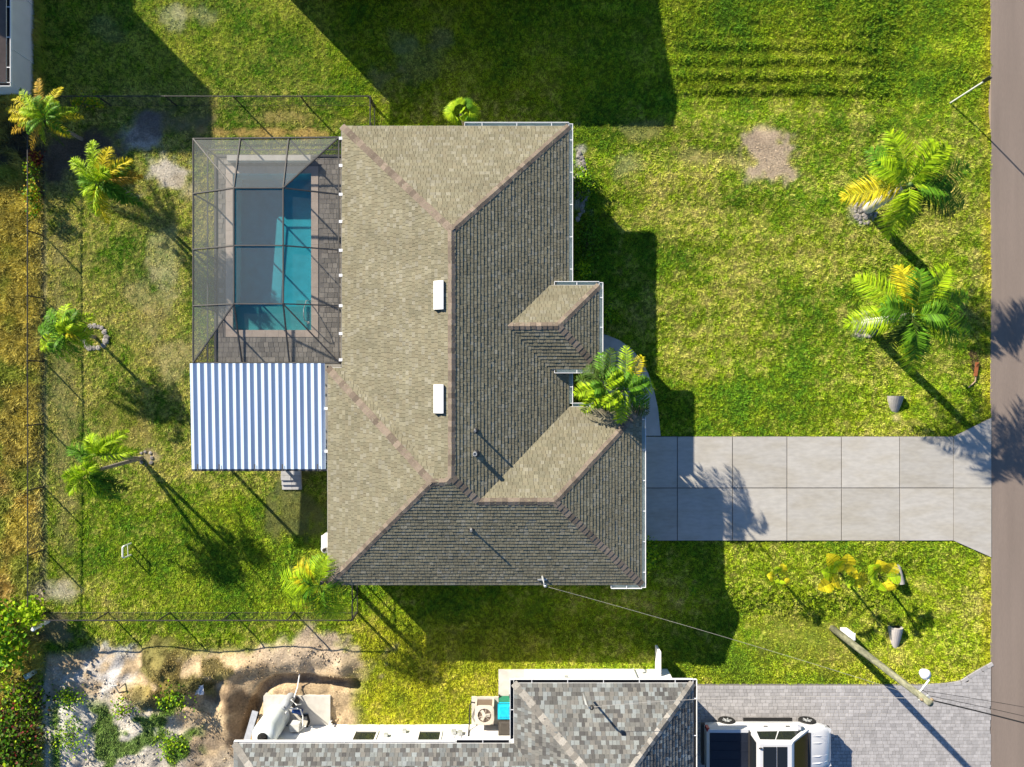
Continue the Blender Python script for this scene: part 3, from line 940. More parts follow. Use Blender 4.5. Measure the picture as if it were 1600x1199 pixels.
def panel(*pts): MB().add(pts, [tuple(range(len(pts)))]).build('screen_panel', m_screen, cage)


panel(c_nw, n1_, i_nw); panel(n1_, n2_, i_ne, i_nw); panel(n2_, c_ne, i_ne)
panel(c_sw, i_sw, s1_); panel(s1_, i_sw, i_se, s2_); panel(s2_, i_se, c_se)
lp = [c_sw] + [m[0] for m in mids] + [c_nw]
panel(c_sw, mids[0][0], i_sw); panel(c_nw, i_nw, mids[2][0])
rp = [c_se] + [m[3] for m in mids] + [c_ne]
panel(c_se, i_se, mids[0][3]); panel(c_ne, mids[2][3], i_ne)
for k in range(2):
    panel(mids[k][0], mids[k + 1][0], mids[k + 1][1], mids[k][1])
    panel(mids[k][2], mids[k][3], mids[k + 1][3], mids[k + 1][2])
    panel(mids[k][1], mids[k][2], mids[k + 1][2], mids[k + 1][1])
for k in range(len(lp) - 1):
    a, c = lp[k], lp[k + 1]; panel((a.x, a.y, .13), (c.x, c.y, .13), c, a)
for row, z0_ in (([c_nw, n1_, n2_, c_ne], .13), ([c_sw, s1_, s2_, c_se], .06)):
    for a, c in zip(row[:-1], row[1:]): panel((a.x, a.y, z0_), (c.x, c.y, z0_), c, a)
# super gutter between enclosure and house with white straps
sg = MB().box(cx1 + .06, XL - .03, cy0 - .35, YT - .02, HS - .16, HS - .13).build('super_gutter', m_dark, cage)
for py in (216.5, 259, 304, 346.5, 391.5, 430.5, 478, 521.5, 562.5):
    y = P(0, py, HE)[1]
    MB().box(cx1 + .03, XL + .04, y - .06, y + .06, HE - .03, HE + .03).build('strap', m_white, cage)

# handrail at the pool steps
hx, hy_ = P(483, 505)
rail = thing('pool_handrail', 'curved steel handrail at the shallow steps of the pool', 'handrail', (hx, hy_, 0))
pts = [(hx, hy_, DZ), (hx, hy_ + .05, .75), (hx - .01, hy_ + .25, .88), (hx - .03, hy_ + .55, .8), (hx - .04, hy_ + 1.0, .35), (hx - .04, hy_ + 1.1, -.4)]
MB().tube(pts, .022, 8).build('rail', m_galv, rail, smooth=True)
MB().lathe((hx, hy_, DZ), [(.06, 0), (.06, .02), (.03, .03)], 12).build('escutcheon', m_galv, rail)
# ------------------------------------------------------------------ metal patio cover
pc0 = P(297, 568, 2.75); pc1 = P(509.5, 733, 2.55)
cover = thing('patio_cover', 'white ribbed metal patio roof between pool enclosure and back lawn', 'patio cover', ((pc0[0] + pc1[0]) / 2, (pc0[1] + pc1[1]) / 2, 0))
np_ = 19
wq = (pc1[0] - pc0[0]) / np_
prof = [(0, 0), (.05 * wq, .0), (.46 * wq, .074), (.52 * wq, .078), (wq * .96, .004), (wq, 0), (wq, -.02), (0, -.02)]
vs = []
for y, z in ((pc0[1], 2.78), (pc1[1], 2.58)):
    for a, h in prof: vs.append((a, y, z + h))
n = len(prof)
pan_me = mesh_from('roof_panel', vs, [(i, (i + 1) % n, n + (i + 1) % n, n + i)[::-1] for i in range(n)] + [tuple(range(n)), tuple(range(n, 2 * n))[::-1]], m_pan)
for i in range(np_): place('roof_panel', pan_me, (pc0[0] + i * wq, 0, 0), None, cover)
for (yy, z) in ((pc0[1] - .3, 2.66), (pc1[1] + .18, 2.46)):
    MB().box(pc0[0] + .05, pc1[0] - .05, yy - .05, yy + .05, z - .12, z + .06).build('beam', m_frame, cover)
for xx in (pc0[0] + .25, (pc0[0] + pc1[0]) / 2, pc1[0] - .3):
    MB().box(xx - .05, xx + .05, pc1[1] + .13, pc1[1] + .23, 0, 2.36).build('post', m_white, cover)
MB().box(pc0[0], pc1[0] + .1, pc1[1] - .09, pc1[1] - .01, 2.44, 2.56).build('gutter', m_frame, cover)
for px in (310, 343.5, 399, 442, 497):
    x = P(px, 0, 2.6)[0]
    MB().box(x - .02, x + .02, pc1[1] - .08, pc1[1] + .22, 2.66, 2.685).build('strap', m_frame, cover)
MB().box(pc1[0] + .04, XW - .03, pc1[1] - 1.0, pc0[1] - .1, 2.52, 2.55).build('super_gutter', m_dark, cover)
for py in (638.5, 705.5):
    y = P(0, py, HE)[1]
    MB().box(pc1[0] - .02, XW + .03, y - .06, y + .06, 2.72, 2.76).build('strap', m_white, cover)
patio = tag(MB().box(pc0[0] + .2, XW + .45, pc1[1] + .1, pc0[1] + .2, -.2, .06).build('patio_slab', m_pad), kind='structure')

# stack of pavers at the patio edge
px0, py0 = P(441, 764); px1, _ = P(472, 764)
stack = thing('paver_stack', 'stepped stack of pale grey concrete blocks beside the patio cover', 'paver stack', ((px0 + px1) / 2, py0, 0))
blk = M('pale concrete block', (.42, .42, .43), .85, .1, 8, .2, 60, rand=.12)
for r in range(4):
    yb = P(0, 765 - r * 7.6)[1]
    for lay in range(r + 1 if r < 3 else 3):
        for c in range(2):
            xa = px0 + (px1 - px0) * c / 2 + random.uniform(-.01, .01)
            MB().box(xa + .006, xa + (px1 - px0) / 2 - .006, yb + .004, yb + .222, .01 + lay * .07, .01 + lay * .07 + .066).build('block', blk, stack)

# water softener by the west wall
x, y = P(507, 859, 1.1)
soft = thing('softener_tank', 'white upright water treatment tank against the house wall', 'tank', (x, y, 0))
MB().lathe((x, y, 0), [(.19, 0), (.2, .05), (.2, .95), (.16, 1.06), (.06, 1.1)], 18).build('tank_body', m_pvc, soft, smooth=True)
MB().lathe((x, y, 1.09), [(.07, 0), (.09, .1), (.05, .16)], 12).build('control_head', m_dark, soft)
x, y = P(508.5, 846, 1.3)
bx_ = thing('equipment_box', 'white rectangular equipment cabinet beside the treatment tank', 'cabinet', (x, y, 0))
MB().box(x - .16, x + .18, y - .25, y + .25, .0, 1.3).build('cabinet_body', m_pvc, bx_)
MB().box(x - .18, x + .2, y - .27, y + .27, 1.301, 1.34).build('lid', m_white, bx_)


# ------------------------------------------------------------------ south neighbour
GREY = [(.20, .195, .18), (.14, .135, .125), (.25, .24, .215), (.30, .315, .30), (.17, .165, .155), (.22, .215, .195), (.31, .33, .325), (.12, .115, .11), (.21, .22, .215), (.24, .225, .20)]
GREY = [(r * .80, g * .82, b * .84) for r, g, b in GREY]
nh = thing('neighbour_house', 'white walled house with mottled grey shingle roof at the bottom edge', 'house', (-1, -16, 0))
HN, SN = 2.9, .55
AX, AY, BX, BY, BX2, CY = -11.9, -15.4, .08, -12.82, 7.75, -27.0
hm = (AY - CY) / 2; ym = (AY + CY) / 2
xg = (BX + BX2) / 2; hgn = (BX2 - BX) / 2
gp = (xg, BY - hgn); gq = (xg, AY - hgn)
mr0 = (AX + hm, ym); mr1 = (BX2 - hm, ym)
shingle_plane([(BX, BY), (BX2, BY), gp], (BX, BY), (0, 1), HN, SN, nh, GREY, .17, .12, .24)
shingle_plane([(BX, BY), gp, gq, (BX, AY)], (BX, BY), (-1, 0), HN, SN, nh, GREY, .17, .12, .24)
shingle_plane([(AX, AY), (BX, AY), gq, mr1, mr0], (AX, AY), (0, 1), HN, SN, nh, GREY, .17, .12, .24)
shingle_plane([(BX2, BY), (BX2, CY), mr1, gq, gp], (BX2, BY), (1, 0), HN, SN, nh, GREY, .17, .12, .24)
shingle_plane([(AX, AY), mr0, (AX, CY)], (AX, AY), (-1, 0), HN, SN, nh, GREY, .25, .3, .6)
shingle_plane([(AX, CY), (BX2, CY), mr1, mr0], (AX, CY), (0, -1), HN, SN, nh, GREY, .25, .3, .6)
hgp = HN + SN * hgn; kn = SN / math.sqrt(2)
for p, q, kk in (((BX, BY, HN), z3(gp, hgp), kn), ((BX2, BY, HN), z3(gp, hgp), kn), (z3(gp, hgp), z3(gq, hgp), SN), ((AX, AY, HN), z3(mr0, HN + SN * hm), kn)):
    ridge_caps(p, q, kk, kk, nh, m_cap_n, .24, .16)
ev_n = [(AX, CY), (BX2, CY), (BX2, BY), (BX, BY), (BX, AY), (AX, AY)]
MB().add([(x, y, HN - .15) for x, y in ev_n], [tuple(range(6))[::-1]]).build('soffit', m_fascia, nh)
for i in range(6):
    a = ev_n[i]; c = ev_n[(i + 1) % 6]
    MB().bar((a[0], a[1], HN - .09), (c[0], c[1], HN - .09), .03, .15).build('fascia', m_white, nh)
MB().prism([(AX + .5, CY + .5), (BX2 - .5, CY + .5), (BX2 - .5, BY - .5), (BX + .5, BY - .5), (BX + .5, AY - .5), (AX + .5, AY - .5)], -.6, HN - .152).build('wall', m_whitewall, nh)
for px in (565, 668):
    x = P(px, 0, 1.9)[0]
    MB().box(x - .47, x + .47, AY - .52, AY - .494, .75, 2.0).build('window', m_glass, nh)
    w_ = MB()
    w_.box(x - .56, x - .47, AY - .5, AY - .46, .7, 2.05); w_.box(x + .47, x + .56, AY - .5, AY - .46, .7, 2.05); w_.box(x - .47, x + .47, AY - .5, AY - .46, .68, .75)
    w_.build('window_frame', m_fascia, nh)
gutter((BX, BY, HN), (BX2, BY, HN), nh, inner=m_dark, out=(0, 1), w=.15, hang=1.5)  # dark bronze inside, doubling as the shadow in the open gutters
gutter((BX2, BY + .14, HN), (BX2, CY, HN), nh, inner=m_dark, out=(1, 0), w=.15, hang=1.5)
gutter((BX, BY + .14, HN), (BX, AY + .16, HN), nh, inner=m_dark, out=(-1, 0), w=.15, hang=1.5)
gutter((P(713, 0, HN)[0], AY, HN), (BX - .2, AY, HN), nh, inner=m_dark, out=(0, 1), w=.15, hang=1.5)
gutter((AX, AY, HN), (P(711, 0, HN)[0], AY, HN), nh, inner=m_white, out=(0, 1), w=.08, hang=40)
# fittings on the lit north walls
for (px, py, h) in ((907, 1060, 1.7), (885, 1058, 1.2), (632, 1136, .8), (603, 1141, 1.2)):
    x, y = P(px, py, h)
    yw = (BY if px > 800 else AY) - .5
    MB().box(x - .09, x + .09, yw + .002, yw + .14, h - .1, h + .12).build('wall_fitting', m_galv, nh)
x, y = P(997, 1058, 1.4)
MB().tube([(x, BY - .44, .1), (x, BY - .44, 2.5)], .035, 8).build('downspout', m_galv, nh)
x = P(1032, 0, 1)[0]
MB().box(x - .05, x + .05, BY - .48, BY + .62, .0, .9).build('wing_wall', m_whitewall, nh)
x, y = P(915, 1098, 4.5)
am = MB().tube([(x, y, 3.6), (x, y, 4.75), (x + .08, y - .03, 4.9), (x + .2, y - .08, 4.8)], .045, 8).build('service_mast', m_galv, nh, smooth=True)
MB().lathe((x + .22, y - .09, 4.68), [(.03, 0), (.09, .05), (.08, .16), (.02, .22)], 10).build('weatherhead', m_dark, am)
mast_n = Vector((x + .2, y - .08, 4.75))
pad = tag(MB().box(P(779, 0)[0], BX + .5, AY - .5, P(0, 1046)[1], -.2, .10).build('side_walk', m_pad), kind='structure')
pad2 = tag(MB().box(P(737, 0)[0], P(779, 0)[0] - .002, AY - .5, P(0, 1088)[1], -.2, .12).build('equipment_pad', m_pad), kind='structure')
tag(MB().box(P(413, 0)[0], P(517, 0)[0], AY - .5, P(0, 1086)[1], -.6, .14).build('tank_pad', m_pad), kind='structure')

# air conditioner
x, y = P(757, 1118, .8); y += .05
ac = thing('air_conditioner', 'beige outdoor air conditioner with round fan grille on the pad', 'air conditioner', (x, y, .12))
MB().cbox((x, y, .50), (.80, .80, .72)).build('coil_housing', m_brownmetal, ac)
for (a, c) in ((-1, -1), (1, -1), (1, 1), (-1, 1)):
    MB().cbox((x + a * .39, y + c * .39, .50), (.08, .08, .74)).build('corner_post', m_beige, ac)
tp = MB(); n = 24
rin = [(x + .31 * math.cos(2 * math.pi * k / n), y + .31 * math.sin(2 * math.pi * k / n)) for k in range(n)]


def rsq(a, r=.44, e=5):
    c, s_ = math.cos(a), math.sin(a)
    k = (abs(c) ** e + abs(s_) ** e) ** (-1 / e)
    return (x + r * k * c, y + r * k * s_)


rout = [rsq(2 * math.pi * k / n) for k in range(n)]
tp.add([(a, c, .92) for a, c in rin] + [(a, c, .90) for a, c in rout] + [(a, c, .85) for a, c in rout], [(k, n + k, n + (k + 1) % n, (k + 1) % n) for k in range(n)] + [(n + k, 2 * n + k, 2 * n + (k + 1) % n, n + (k + 1) % n) for k in range(n)])
tp.build('top_cover', m_beige, ac)
MB().lathe((x, y, .87), [(.31, 0), (.31, .004)], 24).build('fan_well', m_brownmetal, ac)
MB().lathe((x, y, .88), [(.09, 0), (.09, .05), (.04, .06)], 14).build('fan_hub', m_beige, ac)
for k in range(6):
    a = k * math.pi / 3 + .3
    MB().bar((x + .08 * math.cos(a), y + .08 * math.sin(a), .93), (x + .31 * math.cos(a), y + .31 * math.sin(a), .93), .012).build('grille_spoke', m_beige, ac)
for k in range(3):
    a = k * 2 * math.pi / 3
    MB().bar((x + .06 * math.cos(a), y + .06 * math.sin(a), .90), (x + .26 * math.cos(a), y + .26 * math.sin(a), .89), .14, .01).build('fan_blade', m_beige, ac)
ls = thing('refrigerant_line', 'black insulated line curling from air conditioner to the wall', 'pipe', (x - .6, y, .1))
MB().tube([(x - .42, y + .35, .4), (x - .6, y + .4, .45), (x - .7, y + .2, .3), (x - .7, y - .3, .2), (x - .72, AY - .45, .6), (x - .72, AY - .47, 1.2)], .03, 7).build('hose', m_wire, ls, smooth=True)
for px, hh in ((719, 1.0), (709, .9)):
    xx = P(px, 0, .9)[0]
    mt = thing('meter_box', 'small grey wall box with conduit on white wall' if px == 719 else 'smaller grey wall box left of the conduit box', 'electric box', (xx, AY - .4, hh))
    MB().box(xx - .11, xx + .11, AY - .495, AY - .36, hh - .15, hh + .15).build('box', m_galv, mt)
    MB().tube([(xx, AY - .42, hh + .15), (xx, AY - .42, hh + .5), (xx + .25, AY - .44, hh + .75)], .018, 6).build('conduit', m_galv, mt)


def bin_(x, y, body, lid, label, rz):
    t = thing('trash_bin', label, 'trash bin', (x, y, .1), 'wheeled bins by the wall')
    MB().cbox((x, y, .60), (.52, .60, .95), rz).build('bin_body', body, t)
    l = MB(); l.cbox((x, y, 1.10), (.60, .68, .05), rz); l.cbox((x, y, 1.145), (.5, .58, .04), rz, .8)
    l.build('lid', lid, t)
    MB().tube([(x - .25, y + .36, 1.02), (x + .25, y + .36, 1.02)], .02, 6).build('handle', lid, t)
    for s_ in (-1, 1):
        MB().tube([(x + s_ * .24 - .03, y + .28, .22), (x + s_ * .24 + .03, y + .28, .22)], .12, 12).build('wheel', m_black, t)


x, y = P(788, 1112, 1.1)
bin_(x, y, M('green bin', (.01, .16, .09), .5), M('cyan lid', (.01, .42, .66), .4), 'wheeled trash bin with bright cyan lid next to air conditioner', 0)
x, y = P(789, 1137, 1.1)
bin_(x, y - .02, M('brown bin', (.05, .045, .04), .5), M('dark brown lid', (.055, .048, .042), .45), 'dark brown wheeled trash bin below the cyan lidded bin', 0)

# well water equipment
xb, yb = P(436, 1118); yb += .05
tk = thing('aerator_tank', 'tall white cylindrical water tank with black vent on its top', 'water tank', (xb, yb, .1))
MB().lathe((xb, yb, .14), [(.54, 0), (.56, .05), (.56, 1.75), (.54, 1.95), (.44, 2.10), (.24, 2.17), (.1, 2.18)], 28).build('tank_body', m_tank, tk, smooth=True)
v_ = MB().lathe((xb, yb, 2.31), [(.22, 0), (.23, .03), (.2, .10), (.06, .13)], 18).build('vent_cap', m_black, tk)
for k in range(4):
    a = k * math.pi / 2 + .4
    MB().bar((xb, yb, 2.455), (xb + .19 * math.cos(a), yb + .19 * math.sin(a), 2.425), .02, .02).build('vent_rib', m_dark, v_)
x, y = P(457, 1087)
pt = thing('pressure_tank', 'small grey domed pressure tank beside the white water tank', 'pressure tank', (x, y, .14))
MB().lathe((x, y, .14), [(.20, 0), (.22, .04), (.24, .1), (.24, .85), (.2, 1.0), (.1, 1.08), (.03, 1.09)], 20).build('tank_body', M('light grey tank', (.36, .38, .40), .45, .04), pt, smooth=True)
MB().lathe((x, y, 1.22), [(.025, 0), (.025, .05)], 8).build('air_valve', m_dark, pt)
x, y = P(459, 1112, .5)
pm = thing('well_pump', 'dark water pump with blue motor and white pipes on the pad', 'pump', (x, y, .14))
MB().tube([(x - .1, y, .34), (x + .35, y - .1, .34)], .13, 14).build('motor', M('blue motor', (.02, .06, .22), .4), pm)
MB().lathe((x + .02, y + .35, .14), [(.16, 0), (.17, .3), (.12, .42), (.1, .5)], 14).build('strainer', m_dark, pm)
MB().cbox((x + .15, y - .55, .75), (.42, .34, .45)).build('control_box', M('grey box', (.55, .55, .53), .5), pm)
for pts in ([(x - .05, y + .55, .3), (x + .0, y + .7, .9), (x + .25, y + .5, .95), (x + .3, y + .3, .4)], [(x + .1, y + .2, .5), (x + .4, y + .2, .8), (x + .5, y - .1, .8), (x + .5, y - .6, .8), (x + .2, y - .9, .8)], [(x, y + .6, .5), (x + .06, y + .95, .1), (x + .1, y + 1.5, -.1)], [(x + .3, y + .3, .9), (x - .1, y + .35, 1.0), (x - .25, y + .1, .9)]):
    MB().tube(pts, .03, 8).build('pipe', m_pvc, pm)
MB().tube([(x + .25, y - .35, .2), (x + .55, y - .3, .2), (x + .62, y - .6, .2), (x + .5, y - .95, .3)], .06, 8).build('hose', m_wire, pm, smooth=True)
x, y = P(516, 1130, .3)
sp = thing('pipe_stub', 'short white pipe stub at the corner of the tank pad', 'pipe', (x, y, .1))
MB().tube([(x, y, .0), (x, y, .4), (x + .12, y, .42)], .04, 8).build('pipe', m_pvc, sp)
x0_, y0_ = P(400, 1110); x1_, y1_ = P(385, 1165)
plk = thing('trench_board', 'grey board leaning along the trench beside the white tank', 'board', (x0_, y0_, 0))
MB().bar((x0_, y0_, .1), (x1_, y1_, .25), .28, .05).build('plank', M('grey board', (.36, .38, .42), .7, .1), plk)
MB().bar((x0_ - .03, y0_ - .7, .17), (x0_ + .12, y0_ - .72, .18), .03, .06).build('cleat', m_galv, plk)

# ------------------------------------------------------------------ neighbour's paver drive
pd = tag(MB().prism(PAVE[::-1], -.7, .02).build('paver_drive', m_joint), kind='structure')
PX = np.array([p[0] for p in PAVE]); PY = np.array([p[1] for p in PAVE])


def drive_keep(a, c, d, e):
    c = min(c, XROAD - .03)
    if c - a < .05: return False
    return bool(np.all(inpoly(np.array([a + .01, c - .01, a + .01, c - .01]), np.array([d + .01, d + .01, e - .01, e - .01]), PAVE))) and a > BX2 - .45 and d > -19.2


pavers('paver', (BX2 - .45, XROAD - .02, -19.2, P(0, 1034)[1]), drive_keep, m_paver_n, pd, .055, [(.235, .16), (.16, .16), (.30, .16), (.235, .16)], .003, near=(15, -14.2))
# cut edge course along the curved flare
for i in range(1, 6):
    a = Vector((*PAVE[i - 1], 0)) if i > 1 else Vector((P(1440, 1069)[0], P(0, 1069)[1], 0)); c = Vector((*PAVE[i], 0))
    if (c - a).length < .05: continue
    n = max(1, int((c - a).length / .26)); d = (c - a) / n
    for k in range(n):
        p = a + d * k + d * .03; q = a + d * (k + 1) - d * .03
        s_ = Vector((d.y, -d.x, 0)).normalized() * .09
        MB().bar(p + s_ + Vector((0, 0, .02)), q + s_ + Vector((0, 0, .02)), .16, .08).build('edge_paver', m_paver_n, pd)

# ------------------------------------------------------------------ pickup truck
TX, TY, TZ = 8.72, -16.5, .055
tr_ = thing('pickup_truck', 'white crew cab pickup truck with dark bed cover on grey pavers', 'pickup truck', (TX + 2.9, TY, TZ))


def loft(secs, n=None):
    """secs: list of (x, [(y,z)...]) closed rings"""
    mb = MB(); vs = []; fs = []
    m = len(secs[0][1])
    for x_, ring in secs:
        vs += [(TX + x_, TY + a, TZ + c) for a, c in ring]
    for i in range(len(secs) - 1):
        for k in range(m):
            a = i * m + k; b2 = i * m + (k + 1) % m
            fs.append((a, a + m, b2 + m, b2))
    fs.append(tuple(range(m))); fs.append(tuple((len(secs) - 1) * m + k for k in range(m))[::-1])
    return mb.add(vs, fs)


def ring(hw, zb, zt, tuck=.06, r=.10):
    """body section: half width, bottom, top (shoulder rounded)"""
    pts = [(hw - tuck, zb), (hw - .01, zb + .12), (hw, zb + .35), (hw - .01, zt - r), (hw - r * .35, zt - r * .3), (hw - r, zt)]
    return pts + [(-a, c) for a, c in pts[::-1]]


body = [(.06, ring(.90, .55, 1.12)), (.16, ring(.97, .42, 1.22)), (1.9, ring(.99, .36, 1.24)), (2.05, ring(.99, .34, 1.20)), (4.3, ring(.98, .34, 1.16, r=.14)), (4.75, ring(.98, .36, 1.16, r=.18)),
        (5.30, ring(.96, .40, 1.10, r=.22)), (5.62, ring(.90, .44, 1.00, r=.24)), (5.76, ring(.80, .48, .86, r=.2))]
bo = loft(body).build('body', m_carw, tr_, smooth=True)
bo.modifiers.new('edge', 'EDGE_SPLIT').split_angle = math.radians(38)


def slab_ring(hw, zt): return None


def gh(x_, hw, z): return [(TX + x_, TY - hw, TZ + z), (TX + x_, TY + hw, TZ + z)]


cabb = [(1.98, .90, 1.19), (4.62, .92, 1.15)]; cabt = [(2.18, .66, 1.86), (3.62, .66, 1.89)]
vs = gh(1.98, .91, 1.19) + gh(4.66, .92, 1.13) + gh(3.70, .70, 1.84) + gh(2.10, .72, 1.82) + gh(3.60, .60, 1.90) + gh(2.2, .62, 1.89)
MB().add(vs, [(0, 1, 7, 6), (2, 4, 5, 3), (0, 6, 4, 2), (1, 3, 5, 7), (4, 8, 9, 5), (6, 7, 11, 10), (4, 6, 10, 8), (5, 9, 11, 7), (8, 10, 11, 9)]).build('cab', m_carw, tr_)
# glazing, set just proud of the cab


def lerp(a, c, t): return tuple(a[i] + (c[i] - a[i]) * t for i in range(3))


def bil(p00, p10, p11, p01, u, v): return lerp(lerp(p00, p10, u), lerp(p01, p11, u), v)


def glaze(name, c4, rects, off, mat=m_tint):
    nrm = (Vector(c4[1]) - Vector(c4[0])).cross(Vector(c4[3]) - Vector(c4[0])).normalized() * off
    for (u0, u1, v0, v1, sk) in rects:
        q = [Vector(bil(*c4, u0, v0)) + nrm, Vector(bil(*c4, u1, v0)) + nrm, Vector(bil(*c4, u1 - sk, v1)) + nrm, Vector(bil(*c4, u0, v1)) + nrm]
        MB().add(q + [p - nrm * .8 for p in q], [(0, 1, 2, 3), (0, 4, 5, 1), (1, 5, 6, 2), (2, 6, 7, 3), (3, 7, 4, 0)]).build(name, mat, tr_)


glaze('windscreen', (vs[2], vs[3], vs[5], vs[4]), [(.05, .95, .08, .95, 0)], .012)
glaze('side_window', (vs[1], vs[3], vs[5], vs[7]), [(.10, .475, .14, .86, 0), (.50, .90, .14, .86, .02)], -.012)
glaze('side_window', (vs[0], vs[2], vs[4], vs[6]), [(.10, .475, .14, .86, 0), (.50, .90, .14, .86, .02)], .012)
glaze('rear_window', (vs[0], vs[1], vs[7], vs[6]), [(.08, .92, .15, .9, 0)], .012 * -1)
MB().box(TX + 2.34, TX + 2.92, TY - .50, TY + .50, TZ + 1.905, TZ + 1.912).build('sunroof', m_tint, tr_)
MB().box(TX + 2.95, TX + 3.40, TY - .50, TY + .50, TZ + 1.905, TZ + 1.912).build('sunroof', m_tint, tr_)
MB().cbox((TX + 2.22, TY + .44, TZ + 1.93), (.16, .05, .06), 0, .5).build('antenna_fin', m_dark, tr_)
# bed with cover
MB().box(TX + .16, TX + 1.88, TY - .80, TY + .80, TZ + 1.225, TZ + 1.262).build('bed_cover', m_tonneau, tr_)
for k in range(1, 4):
    yy = TY - .80 + k * .4
    MB().box(TX + .18, TX + 1.86, yy - .03, yy + .03, TZ + 1.263, TZ + 1.272).build('cover_rib', m_tonneau, tr_)
MB().box(TX + 1.885, TX + 1.97, TY - .88, TY + .88, TZ + 1.0, TZ + 1.30).build('bed_front', m_dark, tr_)
for s_ in (-1, 1):
    MB().box(TX + .14, TX + 1.9, TY + s_ * .90 - .07, TY + s_ * .90 + .07, TZ + 1.20, TZ + 1.268).build('bed_rail', m_carw, tr_)
    MB().cbox((TX + .12, TY + s_ * .90, TZ + .98), (.12, .16, .34)).build('taillight', m_red, tr_)
    MB().cbox((TX + 5.54, TY + s_ * .72, TZ + .86), (.34, .34, .16), s_ * -.35).build('headlight', m_lens, tr_)
    MB().box(TX + 1.95, TX + 4.2, TY + s_ * 1.0 - .08, TY + s_ * 1.0 + .08, TZ + .30, TZ + .37).build('running_board', m_black, tr_)
    MB().cbox((TX + 4.15, TY + s_ * 1.10, TZ + 1.22), (.16, .24, .20)).build('mirror', m_carw, tr_)
    for hx_ in (2.75, 3.75):
        MB().cbox((TX + hx_, TY + s_ * .995, TZ + 1.0), (.18, .04, .035)).build('door_handle', m_dark, tr_)
    for a, c in ((4.80, .30), (4.80, .62)):
        MB().add([(TX + 4.75, TY + s_ * (c - .04), TZ + 1.155), (TX + 4.75, TY + s_ * (c + .04), TZ + 1.155), (TX + 5.55, TY + s_ * (c * .9), TZ + 1.03), (TX + 5.1, TY + s_ * c, TZ + 1.16)], [(0, 1, 3), (0, 3, 2), (1, 2, 3)]).build('hood_ridge', m_carw, tr_)
    for wx in (1.17, 4.87):
        c = Vector((TX + wx, TY + s_ * .90, TZ + .39))
        w = MB()
        n = 24; pr = [(.22, -.125), (.36, -.125), (.39, -.09), (.39, .09), (.36, .125), (.22, .125)]
        vv = []
        for k in range(n):
            a = 2 * math.pi * k / n
            for r, t_ in pr: vv.append((c.x + r * math.cos(a), c.y + t_, c.z + r * math.sin(a)))
        m6 = len(pr)
        w.add(vv, [(k * m6 + j, k * m6 + (j + 1) % m6, ((k + 1) % n) * m6 + (j + 1) % m6, ((k + 1) % n) * m6 + j) for k in range(n) for j in range(m6)])
        wo = w.build('wheel', m_black, tr_, smooth=False)
        rm = MB().tube([(c.x, c.y - .1, c.z), (c.x, c.y + .1, c.z)], .10, 12)
        for k in range(6):
            a = k * math.pi / 3
            rm.bar((c.x, c.y + s_ * .10, c.z), (c.x + .23 * math.cos(a), c.y + s_ * .10, c.z + .23 * math.sin(a)), .05, .03, up=(0, 1, 0))
        rm.build('rim', m_galv, wo)
        MB().tube([(c.x, c.y - .02, c.z), (c.x, c.y + .02, c.z)], .22, 20).build('brake_disc', m_dark, wo)
MB().box(TX - .04, TX + .14, TY - .92, TY + .92, TZ + .45, TZ + .66).build('rear_bumper', m_dark, tr_)
MB().box(TX + 5.66, TX + 5.82, TY - .78, TY + .78, TZ + .42, TZ + .62).build('front_bumper', m_dark, tr_)
MB().box(TX + 4.50, TX + 4.72, TY - .78, TY + .78, TZ + 1.165, TZ + 1.185).build('wiper_cowl', m_dark, tr_)

# ------------------------------------------------------------------ fences


def fence_run(name, label, pts, h=1.2, spacing=3.05, gate=False):
    a0 = Vector((*pts[0], 0))
    t = thing(name, label, 'gate' if gate else 'fence', (pts[0][0], pts[0][1], gz1(*pts[0])))
    mesh = MB()
    for (p, q) in zip(pts[:-1], pts[1:]):
        p = Vector((*p, gz1(*p))); q = Vector((*q, gz1(*q)))
        L = (q - p).length; n = max(1, round(L / spacing)); d = (q - p) / n
        ground_pts = []
        for k in range(n + 1):
            c = p + d * k; c.z = gz1(c.x, c.y); ground_pts.append(c)
            MB().tube([c - Vector((0, 0, .2)), c + Vector((0, 0, h + .03))], .036, 8).build('post', m_dark, t)
        for a, c in zip(ground_pts[:-1], ground_pts[1:]):
            MB().tube([a + Vector((0, 0, h)), c + Vector((0, 0, h))], .028, 6).build('rail', m_dark, t)
            if gate: MB().tube([a + Vector((0, 0, .08)), c + Vector((0, 0, .08))], .021, 6).build('rail', m_dark, t)
            l = (c - a).length; e = (c - a) / l; nn = int(l / .075)
            sd = Vector((-e.y, e.x, 0)) * .0016
            for k in range(nn):
                for sgn in (1, -1):
                    u0 = k * .075; u1 = u0 + sgn * (h - .04)
                    z0, z1 = .03, h - .01
                    if u1 > l: z1 = z0 + (l - u0); u1 = l
                    if u1 < 0: z1 = z0 + u0; u1 = 0
                    A = a + e * u0 + Vector((0, 0, z0)); B = a + e * u1 + Vector((0, 0, z1))
                    mesh.add([A - sd, A + sd, B + sd, B - sd], [(0, 1, 2, 3)])
                    mesh.add([A - Vector((0, 0, .0016)), A + Vector((0, 0, .0016)), B + Vector((0, 0, .0016)), B - Vector((0, 0, .0016))], [(0, 1, 2, 3)])
            MB().tube([a + Vector((0, 0, .03)), c + Vector((0, 0, .03))], .008, 4).build('tension_wire', m_dark, t)
    mesh.build('chain_link', m_dark, t, kind='stuff')
    return t


